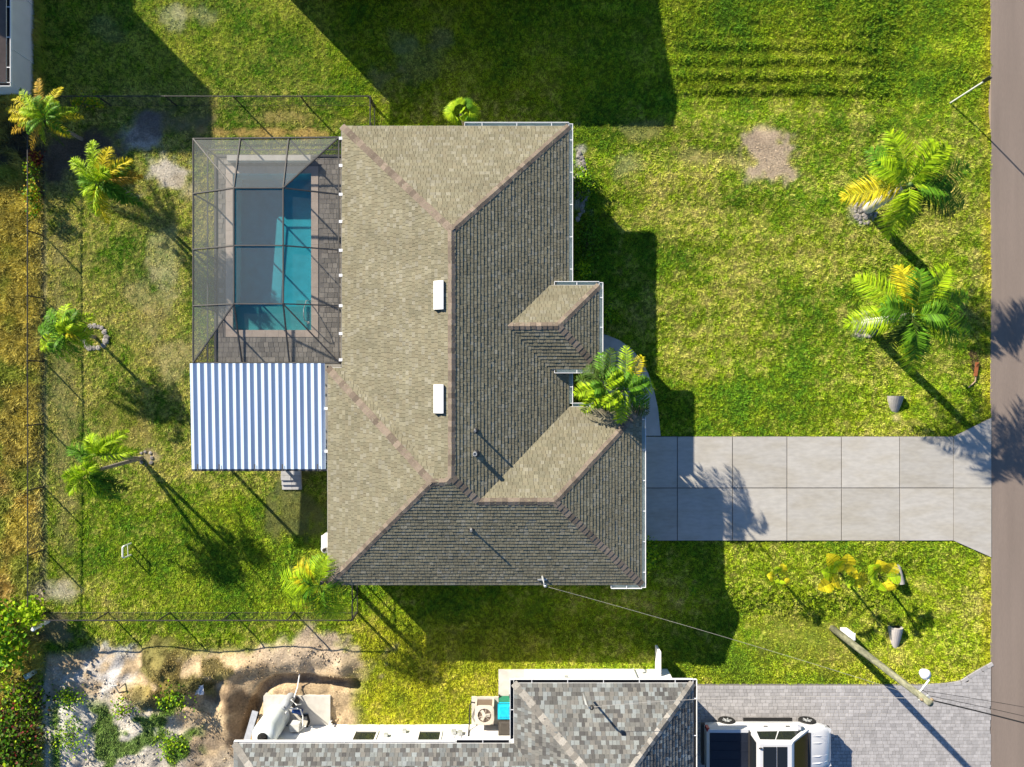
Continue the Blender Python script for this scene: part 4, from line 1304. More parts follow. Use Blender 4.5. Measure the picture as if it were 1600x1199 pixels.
fw = P(69, 0)[0]; fn = P(0, 166)[1]; fs_ = P(0, 957)[1]
fence_run('chain_link_fence', 'black chain link fence along the yellow weedy field', [(fw, fs_), (fw, fn - .2)])
fence_run('chain_link_fence', 'black chain link fence between pool enclosure and north lawn', [(fw + .1, fn), (P(583, 0)[0], fn)])
fence_run('chain_link_fence', 'black chain link fence along the sandy building plot', [(fw + .1, fs_), (P(557, 0)[0], fs_)])
fence_run('chain_link_gate', 'narrow black chain link gate at the north corner of the house', [(P(586, 0)[0], fn - .02), (P(586, 0)[0], YT - .45)], gate=True, spacing=1.0)
fence_run('chain_link_gate', 'narrow black chain link gate at the south corner of the house', [(P(559, 0)[0], fs_ + .02), (P(559, 0)[0], YB + .5)], gate=True, spacing=1.0)

# ------------------------------------------------------------------ utility pole, wires, street lamp
pbx, pby = P(1308, 988); PH = 7.8
g0 = gz1(pbx, pby)
pole = thing('utility_pole', 'weathered wooden utility pole with lamp arm beside the paver drive', 'utility pole', (pbx, pby, g0))
MB().tube([(pbx, pby, g0 - .2), (pbx, pby, 2.5), (pbx, pby, 5), (pbx, pby, PH)], [.165, .15, .135, .12], 16).build('shaft', m_wood, pole, smooth=True)
la = P3(1447, 1088, 7.0)
lh = P3(1452, 1062, 7.2)
MB().tube([(pbx, pby, 6.75), (pbx + .1, pby + .12, 6.98), tuple(lerp((pbx, pby, 7.0), (lh.x, lh.y, 7.2), .6)), (lh.x, lh.y, 7.2)], .035, 8).build('lamp_arm', m_white, pole, smooth=True)
lp_ = Vector((lh.x - .10, lh.y + .16, 7.12))
MB().lathe(tuple(lp_), [(.08, -.10), (.19, -.05), (.20, .03), (.16, .08), (.08, .14), (.03, .16)], 18).build('lamp_head', m_white, pole, smooth=True)
MB().lathe((lp_.x, lp_.y, lp_.z - .2), [(.12, 0), (.16, .04), (.16, .09)], 14).build('lamp_lens', m_lens, pole, smooth=True)
for (dx, dy, z) in ((.16, .06, 7.55), (-.16, .02, 7.45), (.12, -.14, 7.3)):
    MB().lathe((pbx + dx, pby + dy, z), [(.03, 0), (.06, .03), (.04, .06), (.06, .09), (.03, .13)], 10).build('insulator', M('brown porcelain', (.22, .17, .11), .3), pole)
MB().cbox((pbx, pby, 7.38), (.42, .10, .08), .5).build('bracket', m_galv, pole)
MB().tube([(pbx + .16, pby, 7.3), (pbx + .30, pby + .06, 7.1), (pbx + .22, pby + .12, 6.9), (pbx + .12, pby + .05, 6.8)], .014, 6).build('drip_loop', m_wire, pole)


def wire(label, a, c, sag, r, mat, n=24):
    a = Vector(a); c = Vector(c)
    pts = []
    for i in range(n + 1):
        t_ = i / n; p = a.lerp(c, t_); p.z -= sag * 4 * t_ * (1 - t_); pts.append(p)
    o = MB().tube(pts, r, 6).build('overhead_cable', mat, None, smooth=True)
    tag(o, label, 'cable')


wire('pale service cable from the house mast across the lawn to the pole', (mx + .1, my - .25, 3.6), (pbx - .12, pby, 7.2), .35, .0055, m_wire_l)
wire('twisted pale cable from the neighbour roof mast to the pole', mast_n, (pbx - .12, pby - .05, 7.25), .5, .009, m_wire_l)
for (tx, ty, z, r, lab) in ((1640, 1146, 7.6, .026, 'thick black cable from the pole top across the road'), (1640, 1136, 7.4, .010, 'thin cable across the road just above the thick black cable'), (1640, 1122, 7.2, .009, 'thin topmost cable across the road from the lamp arm')):
    e = P3(tx, ty, z)
    d = Vector((e.x - pbx, e.y - pby, 0)) * 2.2
    wire(lab, (pbx + .1, pby + (7.6 - z) * .4, z - .15), (pbx + d.x, pby + d.y, z), .35, r, m_wire)
far_p = thing('utility_pole', 'wooden utility pole on the far side of the road', 'utility pole', (pbx + d.x, pby + d.y, 0))
MB().tube([(pbx + d.x, pby + d.y, -.2), (pbx + d.x, pby + d.y, 8.0)], [.18, .14], 12).build('shaft', m_wood, far_p)

x, y = P(1337, 1000, .8)
pb = thing('utility_pedestal', 'white utility pedestal box behind the wooden pole', 'utility box', (x, y, gz1(x, y)))
MB().cbox((x, y, gz1(x, y) + .42), (.30, .30, .9)).build('cabinet', m_pvc, pb)
MB().cbox((x, y, gz1(x, y) + .90), (.34, .34, .06), 0, .8).build('cap', m_white, pb)

x, y = P(1488, 159)
gp0 = gz1(x, y)
spst = thing('street_sign', 'slim pale roadside post with a dark sign blade on top', 'street sign', (x, y, gp0))
MB().tube([(x, y, gp0 - .1), (x, y, 2.35)], .032, 8).build('post', m_pvc, spst)
MB().bar((x, y, 2.32), (x, y, 2.80), .05, .16, up=(.84, -.54, 0)).build('sign_blade', m_dark, spst)


# ------------------------------------------------------------------ culvert ends and small yard things
def culvert(px, py, w, l, label, flip, mat):
    x, y = P(px, py)
    z = gz1(x, y)
    t = thing('culvert_end', label, 'culvert', (x, y, z), 'concrete culvert ends along the road swale')
    W, L2 = w / PPM, l / PPM
    n = 10; m8 = 8
    vs = []; fs = []
    for i in range(m8 + 1):
        s_ = i / m8
        yy = y + flip * (L2 / 2 - L2 * s_)
        hw = W / 2 * (1 - .62 * s_ ** 1.6); zt = .42 * (1 - s_) + .04
        for k in range(n + 1):
            a = math.pi * k / n
            vs.append((x - hw * math.cos(a), yy, z - .12 + (zt + .12) * math.sin(a) ** .6))
    for i in range(m8):
        for k in range(n):
            q = i * (n + 1) + k; fs.append((q, q + 1, q + n + 2, q + n + 1))
    fs.append(tuple(range(n + 1)))
    MB().add(vs, fs).build('mitred_pipe', mat, t, smooth=False)
    yy = y + flip * (L2 / 2 + .006)
    MB().add([(x + W * .36 * math.cos(math.pi * k / 10), yy, z - .1 + .42 * math.sin(math.pi * k / 10)) for k in range(11)], [tuple(range(11))]).build('pipe_mouth', m_black, t)


mc = M('culvert concrete', (.30, .285, .27), .9, .12, 6, .2, 50)
culvert(1402, 634, 25, 30, 'grey concrete culvert end in the grass north of the driveway', 1, mc)
culvert(1405, 894, 20, 36, 'grey concrete culvert end beside the yellow leafed plants', -1, mc)
culvert(1405, 1003, 20, 40, 'pale concrete culvert end right of the wooden pole base', 1, M('pale culvert', (.42, .39, .375), .85, .06, 5))

x, y = P(205, 858)
fr_ = thing('lawn_hurdle', 'small white pipe hurdle standing on the back lawn', 'hurdle', (x, y, 0))
for yy in (y + .27, y - .27):
    MB().tube([(x, yy, 0), (x - .02, yy, .62)], .035, 8).build('post', m_pvc, fr_)
MB().tube([(x - .02, y + .27, .62), (x - .06, y + .22, .66), (x - .06, y - .22, .66), (x - .02, y - .27, .62)], .04, 8).build('top_bar', m_pvc, fr_)
MB().bar((x - .02, y - .26, .25), (x - .02, y + .26, .3), .02).build('brace', m_pvc, fr_)

for (px, py, h, tilt, lab) in ((76, 971, 1.1, .0, 'white capped pipe standing at the fence corner'),):
    x, y = P(px, py)
    t = thing('vent_pipe', lab, 'pipe', (x, y, 0))
    MB().tube([(x, y, -.1), (x, y, h)], .085, 14).build('pipe', m_pvc, t)
    MB().lathe((x, y, h), [(.10, 0), (.10, .05), (.06, .09)], 14).build('cap', m_white, t)
x, y = P(54, 1050); zz = gz1(x, y)
t = thing('junction_box', 'small pale green utility box among the weeds', 'utility box', (x, y, zz))
MB().cbox((x, y, zz + .25), (.26, .22, .6), .5).build('cabinet', M('pale green box', (.42, .50, .44), .5), t)
MB().cbox((x, y, zz + .56), (.29, .25, .05), .5, .85).build('cap', M('pale green box', (.42, .50, .44)), t)
x, y = P(187, 1082)
t = thing('stand_pipe', 'grey pipe tee lying on the white sand', 'pipe', (x, y, 0))
MB().tube([(x, y, .05), (x + .02, y + .5, .5)], .03, 8).build('pipe', m_galv, t)
MB().tube([(x - .12, y + .5, .5), (x + .14, y + .52, .5)], .03, 8).build('tee', m_galv, t)
x, y = P(196, 1068)
t = thing('stake', 'short dark stake standing in the white sand', 'stake', (x, y, 0))
MB().bar((x, y, -.1), (x, y, .55), .05, .03).build('shaft', m_branch, t)
MB().bar((x, y, .45), (x, y, .50), .07, .04).build('flag_band', m_galv, t)
x, y = P(320, 1070); zz = gz1(x, y)
b = MB(); rows = 7; vs = []
for i in range(rows):
    for j in range(rows):
        vs.append((x + (i - 3) * .06 + random.uniform(-.02, .02), y + (j - 3) * .07 + random.uniform(-.02, .02), zz + .12 + random.uniform(-.05, .1)))
b.add(vs, [(i * rows + j, (i + 1) * rows + j, (i + 1) * rows + j + 1, i * rows + j + 1) for i in range(rows - 1) for j in range(rows - 1)])
sh = b.build('plastic_sheet', M('white plastic', (.7, .72, .76), .35, .04), None)
sh.modifiers.new('thick', 'SOLIDIFY').thickness = .012
tag(sh, 'crumpled white plastic scrap on the dirt mound', 'plastic sheet')


# ------------------------------------------------------------------ rocks
def rock_mesh(seed):
    r = random.Random(seed)
    vs = []; fs = []
    rings = [(.0, -.35), (.7, -.3), (1.0, .0), (.75, .38), (0, .5)]
    n = 7
    for i, (rad, z) in enumerate(rings):
        for k in range(n):
            a = 2 * math.pi * k / n + r.uniform(-.2, .2); q = rad * r.uniform(.8, 1.15)
            vs.append((q * math.cos(a), q * math.sin(a), z * r.uniform(.85, 1.15)))
    for i in range(len(rings) - 1):
        for k in range(n):
            fs.append((i * n + k, i * n + (k + 1) % n, (i + 1) * n + (k + 1) % n, (i + 1) * n + k))
    return mesh_from('stone', vs, fs, m_rock)


ROCKS = [rock_mesh(i) for i in range(6)]


def stone_ring(px, py, r, n, size, label, inner=0):
    x, y = P(px, py)
    t = thing('stone_ring', label, 'stone ring', (x, y, gz1(x, y)), 'stone beds round the palms')
    for i in range(n + inner):
        a = 2 * math.pi * i / n + random.uniform(-.1, .1)
        rr = r * random.uniform(.9, 1.08) if i < n else r * math.sqrt(random.random()) * .9
        s_ = size * random.uniform(.75, 1.3)
        xx, yy = x + rr * math.cos(a), y + rr * math.sin(a)
        place('stone', random.choice(ROCKS), (xx, yy, gz1(xx, yy) + s_ * .25), (0, 0, random.uniform(0, 6)), t, (s_, s_, s_ * .8))


stone_ring(147, 527, .56, 16, .14, 'dark and pale stone ring round the palm near the west fence')
stone_ring(1353, 331, .52, 22, .075, 'bed of small pebbles at the foot of the pale trunked palm', 40)
stone_ring(1352, 507, .58, 24, .08, 'pebble ring under the palm nearer the driveway', 22)
stone_ring(228, 716, .3, 8, .08, 'few small stones at the foot of the double trunked palm')
x, y = P(906, 300)
t = thing('stone_edging', 'pale stone edging of the planting bed along the front wall', 'stone edging', (x, y, 0))
for i in range(46):
    s_ = random.uniform(.06, .13); f = i / 45
    px = 903 + 13 * math.sin(f * 3.1) + random.uniform(-3, 3); py = 235 + 110 * f
    xx, yy = P(px, py)
    place('stone', random.choice(ROCKS), (xx, yy, gz1(xx, yy) + s_ * .2), (0, 0, random.uniform(0, 6)), t, (s_, s_, s_ * .7))

# ------------------------------------------------------------------ palms and shrubs
GREENS = dict(g=((.07, .19, .012), (.13, .29, .015)), l=((.24, .42, .010), (.40, .54, .014)), y=((.52, .47, .015), (.62, .52, .02)), o=((.46, .31, .02), (.50, .30, .03)), d=((.04, .09, .012), (.07, .12, .015)), b=((.12, .085, .045), (.09, .06, .03)), r=((.20, .02, .02), (.16, .04, .02)))


def frond(crown, tip, hump, nl, ll, lw, key, plume=False, rw=.022, start=.14, name='frond', parent=None, droop=.35, fwd=.75):
    P0 = Vector(crown); P2 = Vector(tip)
    P1 = (P0 + P2) / 2 + Vector((0, 0, hump))
    mb = MB(); ca, cb = GREENS[key]

    def sp(t): return P0 * (1 - t) ** 2 + P1 * 2 * t * (1 - t) + P2 * t * t

    def tg(t): return ((P1 - P0) * 2 * (1 - t) + (P2 - P1) * 2 * t).normalized()
    mb.cc = (ca[0] * .9 + .06, ca[1] * .9 + .05, ca[2] + .015)
    pts = [sp(i / 8) for i in range(9)]
    mb.tube(pts, [rw * (1 - .85 * i / 8) + .003 for i in range(9)], 4, caps=False)
    for i in range(nl):
        t = start + (1 - start) * (i + random.random() * .6) / nl
        p = sp(t); d = tg(t)
        side = d.cross(Vector((0, 0, 1)))
        if side.length < .05: side = Vector((1, 0, 0))
        side.normalize(); up = side.cross(d).normalized()
        prof = (math.sin(math.pi * min(1, (t - start) / (1 - start) * .82 + .16))) ** .7
        L = ll * prof * random.uniform(.85, 1.12) + .04
        for sg in (-1, 1):
            if plume:
                a = random.uniform(-.9, 1.3)
                out = side * sg * math.cos(a) + up * math.sin(a)
            else:
                out = side * sg + up * random.uniform(.0, .5)
            f = fwd * random.uniform(.8, 1.2) + .5 * (t > .9)
            dirn = (out + d * f).normalized()
            mid = p + dirn * L * .5
            end = p + dirn * L + Vector((0, 0, -droop * L * random.uniform(.6, 1.3)))
            wv = dirn.cross(up + out * .2)
            if wv.length < .01: wv = d
            wv = wv.normalized() * lw / 2
            k = random.uniform(.5, 1.4); m = random.random()
            mb.cc = tuple((ca[j] * (1 - m) + cb[j] * m) * k for j in range(3))
            mb.add([p - wv * .5, p + wv * .5, mid + wv, mid - wv, end], [(0, 1, 2, 3), (3, 2, 4)])
    return mb.build(name, m_leaf, parent)


def trunk(pts, rs, mat, parent, n=10, name='trunk'):
    mb = MB()
    P_ = [Vector(p) for p in pts]
    fine = []; fr2 = []
    for i in range(len(P_) - 1):
        for k in range(6):
            t = k / 6; fine.append(P_[i].lerp(P_[i + 1], t)); fr2.append((rs[i] * (1 - t) + rs[i + 1] * t) * (1.05 if k % 2 else .97))
    fine.append(P_[-1]); fr2.append(rs[-1])
    return mb.tube(fine, fr2, n).build(name, mat, parent, smooth=True)


def palm(name, label, crowns, base, trunk_r, mat, nl, ll, lw, plume=False, hump=.5, start=.14, rw=.022, shaft=None, group='palms of the garden', droop=.35, spear=True, fwd=.5, fill=5, reach=1.1):
    bx, by = P(*base); bz = gz1(bx, by)
    t = thing(name, label, 'palm tree', (bx, by, bz), group)
    for (cpx, cpy, ch, tips) in crowns:
        c = P3(cpx, cpy, ch)
        off = (random.uniform(-.1, .1), random.uniform(-.1, .1)) if len(crowns) > 1 else (0, 0)
        st = Vector((bx + off[0], by + off[1], bz - .1))
        trunk([st, st.lerp(c, .5) + Vector((0, 0, .05)), c], [trunk_r * 1.25, trunk_r, trunk_r * .8], mat, t)
        if shaft:
            trunk([c, c + Vector((0, 0, .45))], [trunk_r * .8, trunk_r * .4], shaft, t, name='crown_shaft')
        top = c + Vector((0, 0, .25))
        for tip in tips:
            key = tip[3] if len(tip) > 3 else 'l'
            frond(top, P3(tip[0], tip[1], tip[2]), hump * random.uniform(.8, 1.2), nl, ll, lw, key, plume, rw, start, parent=t, droop=droop, fwd=fwd)
        for k in range(fill):
            a = 2 * math.pi * (k + random.random() * .7) / fill; r = reach * random.uniform(.6, 1.0)
            frond(top, top + Vector((r * math.cos(a), r * math.sin(a), random.uniform(-.7, .5))), hump * random.uniform(.8, 1.3), nl, ll * .9, lw, random.choice('gglld'), plume, rw, start, parent=t, droop=droop, fwd=fwd)
        if spear:
            frond(top, top + Vector((random.uniform(-.2, .2), random.uniform(-.2, .2), 1.0)), .1, nl // 2, ll * .3, lw, 'l', plume, rw, .2, name='spear_leaf', parent=t)
    return t


palm('royal_palm', 'royal palm with fat pale trunk base on a pebble bed', [(1415, 292, 3.6, [(1390, 206, 3.9, 'l'), (1358, 235, 3.5, 'g'), (1315, 309, 2.6, 'y'), (1384, 372, 2.8, 'l'), (1482, 226, 4.0, 'l'), (1462, 222, 4.1, 'l'), (1514, 262, 3.4, 'g'), (1505, 320, 3.0, 'g'), (1485, 300, 3.6, 'g'), (1425, 350, 2.2, 'd'), (1490, 335, 2.4, 'd')])],
     (1356, 326), .20, m_trunk_w, 48, .80, .048, fill=3, reach=1.7, droop=.25, hump=.55, shaft=M('green crown shaft', (.10, .17, .04), .5), group='royal palms in the front lawn')
palm('royal_palm', 'royal palm with spreading green fronds nearer the driveway', [(1421, 494, 3.6, [(1337, 434, 3.2, 'l'), (1320, 506, 3.0, 'l'), (1405, 416, 3.3, 'y'), (1437, 422, 4.1, 'g'), (1483, 416, 3.7, 'l'), (1512, 462, 3.2, 'g'), (1510, 540, 3.0, 'l'), (1516, 515, 3.1, 'g'), (1423, 583, 2.9, 'l'), (1428, 560, 3.6, 'g'), (1385, 545, 2.3, 'd')])],
     (1353, 506), .19, m_trunk_w, 48, .78, .048, fill=3, reach=1.7, droop=.25, hump=.55, shaft=M('green crown shaft', (.10, .17, .04), .5), group='royal palms in the front lawn')
palm('christmas_palm', 'bushy clustered palm between entry porch and garage roof', [
    (944, 603, 3.7, [(897, 616, 3.4), (915, 575, 3.5, 'd'), (939, 552, 3.4, 'g'), (911, 644, 3.3), (901, 592, 3.2, 'd'), (933, 637, 3.4, 'g'), (956, 545, 3.6, 'd'), (968, 580, 4.1, 'g'), (925, 610, 3.9, 'g')]),
    (975, 611, 3.8, [(979, 541, 3.6), (1004, 557, 3.4, 'y'), (1021, 603, 3.2), (1013, 631, 3.4, 'g'), (1012, 647, 2.9, 'd'), (968, 661, 3.5), (945, 640, 3.5, 'd'), (990, 585, 4.1, 'g'), (955, 590, 3.9, 'g')])],
    (944, 606), .085, m_trunk, 26, .46, .050, fill=2, hump=.5, shaft=M('green crown shaft', (.10, .17, .04), .5), droop=.5)
palm('foxtail_palm', 'foxtail palm with plume fronds left of the pool enclosure', [(160, 287, 2.75, [(145, 221, 2.6), (112, 250, 2.3), (173, 232, 2.7, 'y'), (206, 251, 2.5, 'y'), (222, 276, 2.2, 'o'), (133, 303, 2.4), (167, 349, 2.0, 'y'), (152, 336, 2.3), (221, 320, 2.0, 'g'), (168, 268, 3.4, 'l'), (190, 305, 2.6, 'g')]), (176, 283, 2.4, [(200, 262, 2.6, 'g'), (196, 318, 2.1, 'g')])],
     (211, 309), .075, m_trunk, 85, .42, .032, fill=1, plume=True, hump=.45, rw=.03, group='foxtail palms of the back garden', droop=.2)
palm('foxtail_palm', 'twin trunked foxtail palm on the back lawn near the patio cover', [(157, 711, 3.1, [(200, 674, 2.6), (109, 700, 2.5, 'g'), (214, 705, 2.9), (144, 680, 2.9), (130, 712, 2.6, 'g'), (170, 690, 3.3)]), (141, 738, 2.9, [(110, 772, 2.3), (187, 780, 2.2, 'g'), (200, 764, 1.8, 'd'), (178, 750, 2.4, 'g'), (122, 735, 2.5), (165, 780, 2.3), (150, 725, 3.2)])],
     (222, 718), .085, m_trunk, 85, .42, .032, fill=1, plume=True, hump=.55, rw=.03, group='foxtail palms of the back garden', droop=.2)
palm('garden_palm', 'deep green palm growing from the stone ring by the fence', [(108, 520, 2.1, [(104, 476, 1.9), (60, 514, 1.7, 'g'), (63, 546, 1.6), (146, 493, 1.8), (106, 566, 1.4), (126, 563, 1.3, 'g'), (132, 522, 2.0, 'y'), (75, 486, 1.9, 'g'), (90, 560, 1.5, 'g'), (80, 530, 1.6, 'g'), (120, 485, 2.2, 'g'), (112, 505, 2.6, 'l'), (72, 500, 1.8, 'g')])],
     (149, 527), .065, m_trunk, 28, .44, .046, fill=6, reach=1.0, hump=.5, droop=.45)
palm('areca_palm', 'yellow green areca palm by the white wall at the top left', [(75, 188, 2.4, [(9, 170, 2.0, 'y'), (17, 148, 2.2, 'y'), (61, 123, 2.3, 'o'), (97, 137, 2.3, 'y'), (122, 172, 2.1), (130, 184, 1.8, 'y'), (110, 214, 1.3, 'y'), (17, 208, 1.6, 'o'), (14, 186, 2.0, 'y'), (81, 151, 2.7), (50, 235, 1.3, 'o'), (100, 228, .8, 'd'), (31, 139, 2.4), (40, 155, 2.6), (45, 175, 2.7), (60, 150, 2.8, 'g'), (70, 225, 1.5), (28, 195, 2.0), (95, 180, 2.5, 'g')])],
     (128, 218), .07, m_trunk, 28, .27, .036, hump=.4, droop=.25)
palm('coconut_palm', 'loose feathered palm at the lower left corner of the house', [(501, 912, 2.8, [(440, 904, 2.6), (455, 940, 2.3), (464, 885, 2.8, 'y'), (493, 870, 2.5, 'g'), (509, 871, 3.1), (489, 955, 1.9, 'o'), (522, 967, 2.2), (536, 964, 2.0, 'l'), (538, 925, 2.4, 'g'), (470, 920, 2.9, 'g'), (505, 960, 2.3, 'g'), (460, 905, 2.9)])],
     (526, 889), .10, m_trunk, 28, .72, .036, fill=0, hump=.5, start=.2, droop=.3, rw=.026)


# fan palm on the north side
def fan_palm(label, base, crown, ch, tips):
    bx, by = P(*base); bz = gz1(bx, by)
    t = thing('fan_palm', label, 'palm tree', (bx, by, bz), 'palms of the garden')
    c = P3(*crown, ch)
    trunk([(bx, by, bz - .1), tuple(c)], [.09, .08], m_trunk, t)
    for (px, py, h, key) in tips:
        e = P3(px, py, h); hub = c.lerp(e, .45) + Vector((0, 0, .15))
        mb = MB(); ca, cb = GREENS[key]
        mb.cc = ca; mb.tube([c, hub], .012, 4)
        d = (e - hub); L = d.length; d.normalize()
        s_ = d.cross(Vector((0, 0, 1))).normalized()
        for k in range(22):
            a = (k / 21 - .5) * 3.6
            v = (d * math.cos(a) + s_ * math.sin(a)); v.z += .1; v.normalize()
            l = L * (.72 + .28 * math.cos(a)) * random.uniform(.9, 1.05)
            wv = v.cross(Vector((0, 0, 1))).normalized() * .028
            m = random.random(); kk = random.uniform(.8, 1.25)
            mb.cc = tuple((ca[j] * (1 - m) + cb[j] * m) * kk for j in range(3))
            mid = hub + v * l * .55
            mb.add([hub, mid + wv, mid - wv, hub + v * l + Vector((0, 0, -.12 * l))], [(0, 1, 2), (2, 1, 3)])
        mb.build('fan_leaf', m_leaf, t)


fan_palm('bright fan palm against the north eave of the house', (726, 196), (720, 176), 2.3,
         [(690, 178, 2.2, 'l'), (700, 160, 2.4, 'l'), (718, 150, 2.6, 'l'), (738, 154, 2.5, 'g'), (752, 172, 2.3, 'l'), (748, 188, 2.1, 'g'), (700, 190, 2.0, 'l'), (725, 172, 3.0, 'l'), (730, 190, 2.2, 'l')])


# broad leaved plants beside the driveway
def big_leaf(t, p0, tip, w, key, sag):
    P0 = Vector(p0); P2 = Vector(tip); P1 = (P0 + P2) / 2 + Vector((0, 0, sag))
    mb = MB(); ca, cb = GREENS[key]
    mb.cc = (.16, .2, .03)

    def sp(u): return P0 * (1 - u) ** 2 + P1 * 2 * u * (1 - u) + P2 * u * u
    mb.tube([sp(i / 10) for i in range(11)], [.022 - .0018 * i for i in range(11)], 5, caps=False)
    n = 15
    d = (P2 - P0); s_ = d.cross(Vector((0, 0, 1))).normalized()
    for i in range(n):
        u0 = .32 + .68 * i / n; u1 = u0 + .68 / n * .93
        for sg in (-1, 1):
            w0 = w * math.sin(math.pi * min(.985, (u0 - .32) / .68 * .86 + .12)); w1 = w * math.sin(math.pi * min(.985, (u1 - .32) / .68 * .86 + .12))
            a, c = sp(u0), sp(u1); m = random.random(); k = random.uniform(.85, 1.2)
            mb.cc = tuple((ca[j] * (1 - m) + cb[j] * m) * k for j in range(3))
            up = Vector((0, 0, random.uniform(.05, .35)))
            fw_ = (c - a) * random.uniform(.3, 1.0)
            mb.add([a, c, c + s_ * sg * w1 + up * w1 + fw_, a + s_ * sg * w0 + up * w0 + fw_], [(0, 1, 2, 3)])
    mb.build('leaf', m_leaf, t)


def leafy(label, base, cpx, cpy, ch, tips, w):
    bx, by = P(*base); bz = gz1(bx, by)
    t = thing('banana_plant', label, 'plant', (bx, by, bz), 'yellow broad leaved plants south of the driveway')
    c = P3(cpx, cpy, ch)
    trunk([(bx, by, bz - .05), tuple(Vector((bx, by, bz)).lerp(c, .6)), tuple(c)], [.07, .055, .03], M('green stem', (.16, .17, .05), .7), t, name='stem')
    for (px, py, h, key) in tips: big_leaf(t, c - Vector((0, 0, .2)), P3(px, py, h), w, key, .45)


leafy('smallest yellow leafed plant, leftmost of the three by the driveway', (1213, 897), 1215, 900, .7, [(1223, 881, 1.1, 'y'), (1199, 899, .9, 'y'), (1232, 914, .8, 'y'), (1218, 914, 1.0, 'l'), (1212, 886, 1.2, 'l')], .24)
leafy('yellow and green leafed plant, middle of the three by the driveway', (1311, 894), 1314, 898, 1.2, [(1293, 866, 1.7, 'y'), (1325, 866, 1.8, 'y'), (1338, 890, 1.6, 'y'), (1278, 920, 1.3, 'y'), (1305, 878, 2.1, 'l'), (1284, 892, 1.7, 'l'), (1300, 912, 1.8, 'y'), (1335, 910, 1.5, 'l'), (1356, 908, 1.2, 'y'), (1320, 880, 2.1, 'y')], .36)
leafy('yellow leafed plant next to the culvert, rightmost of the three', (1372, 897), 1375, 902, 1.1, [(1398, 880, 1.6, 'y'), (1387, 926, 1.3, 'y'), (1358, 884, 1.4, 'l'), (1406, 912, 1.2, 'y'), (1407, 898, 1.5, 'l'), (1372, 876, 1.4, 'y'), (1370, 920, 1.5, 'l'), (1360, 905, 1.5, 'l')], .36)


def bush(name, label, px, py, rx, ry, h, n, keys, leaf=.10, cat='shrub', group=None, base=None, z0=.0):
    x, y = P(px, py); z = gz1(x, y)
    t = thing(name, label, cat, (x, y, z), group)
    st = MB()
    cl = []
    for i in range(max(6, n // 45)):
        a = random.uniform(0, 2 * math.pi); r = math.sqrt(random.random()) * .85
        c = Vector((x + r * math.cos(a) * rx, y + r * math.sin(a) * ry, z + z0 + h * random.uniform(.3, .95) * (1 - .45 * r * r)))
        cl.append(c); st.tube([(x + (c.x - x) * .1, y + (c.y - y) * .1, z - .05), tuple(Vector((x, y, z)).lerp(c, .6)), tuple(c)], [.02, .014, .006], 4, caps=False)
    st.build('stem', m_branch, t)
    mb = MB()
    for i in range(n):
        c = random.choice(cl); s_ = .32 * min(rx, ry) + .05
        p = c + Vector((random.gauss(0, s_), random.gauss(0, s_), random.gauss(0, s_ * .6)))
        p.z = max(p.z, z + .03)
        d = Vector((random.gauss(0, 1), random.gauss(0, 1), random.gauss(.3, .6))).normalized()
        s2 = d.cross(Vector((random.gauss(0, 1), random.gauss(0, 1), 1.5))).normalized()
        l = leaf * random.uniform(.7, 1.4); w = l * .42
        ca, cb = GREENS[random.choice(keys)]; m = random.random(); k = random.uniform(.75, 1.25)
        mb.cc = tuple((ca[j] * (1 - m) + cb[j] * m) * k for j in range(3))
        mb.add([p, p + d * l * .5 + s2 * w, p + d * l, p + d * l * .5 - s2 * w], [(0, 1, 2, 3)])
    mb.build('foliage', m_leaf, t)
    return t


FG = 'shrubs along the front wall'
bush('shrub', 'round green shrub beside the stone edged bed by the front wall', 908, 292, .42, .75, .9, 800, 'gld', group=FG)
bush('shrub', 'dark shrub in the shade along the front wall', 918, 375, .45, .8, .9, 500, 'gd', group=FG)
bush('shrub', 'low shrub in the corner above the entry roof', 908, 425, .35, .4, .7, 350, 'gl', group=FG)
bush('shrub', 'green shrub in the shade right of the entry gutter', 942, 497, .38, .5, .9, 450, 'gld', group=FG)
bush('shrub', 'bright green feathery shrub at the garage corner below the driveway', 1003, 864, .5, .6, 1.0, 800, 'lg', group=FG)
bush('shrub', 'tiny green seedling on the shaded south lawn', 1082, 922, .15, .15, .3, 120, 'gl', .07)
bush('tree', 'bright lime young tree at the left end of the south fence', 30, 978, 1.0, 1.5, 1.6, 1500, 'lg', .17, 'tree', z0=.3)
bush('tree', 'lime green sapling just above the white capped pipe', 68, 948, .5, .55, 1.4, 500, 'l', .15, 'tree', z0=.3)
bush('bush', 'dark red and green bush in the bottom left corner', 18, 1150, 1.4, 1.9, 1.0, 2600, 'ggddbdglbr', .15)
bush('bush', 'scrubby dark bush among weeds left of the white sand', 45, 1085, .8, 1.1, .7, 900, 'gdbl', .14)
bush('croton', 'small red leafed croton beside the areca palm', 66, 255, .25, .3, .9, 260, 'rro', .11)
bush('vine', 'green and orange vine climbing the west fence', 65, 300, .22, 1.5, 1.15, 900, 'lgo', .10, 'vine')
bush('vine', 'leafy vine on the north fence near the areca palm', 148, 168, .7, .2, 1.25, 350, 'lgy', .10, 'vine')
bush('bush', 'weedy bush on the large spoil heap', 285, 1075, .9, .5, .45, 420, 'gdl', .10)
bush('bush', 'weeds on the left spoil heap beside the white sand', 215, 1098, .9, .45, .4, 260, 'glb', .09)
bush('bush', 'green weed patch on the pale sand in the lower left', 120, 1140, .8, .8, .3, 420, 'lg', .09)
bush('bush', 'green weed patch left of the trench on pale sand', 262, 1165, .8, .5, .3, 380, 'lg', .09)
bush('bush', 'clump of low weeds at the edge of the sandy plot', 115, 1085, .7, .4, .3, 350, 'lg', .09)

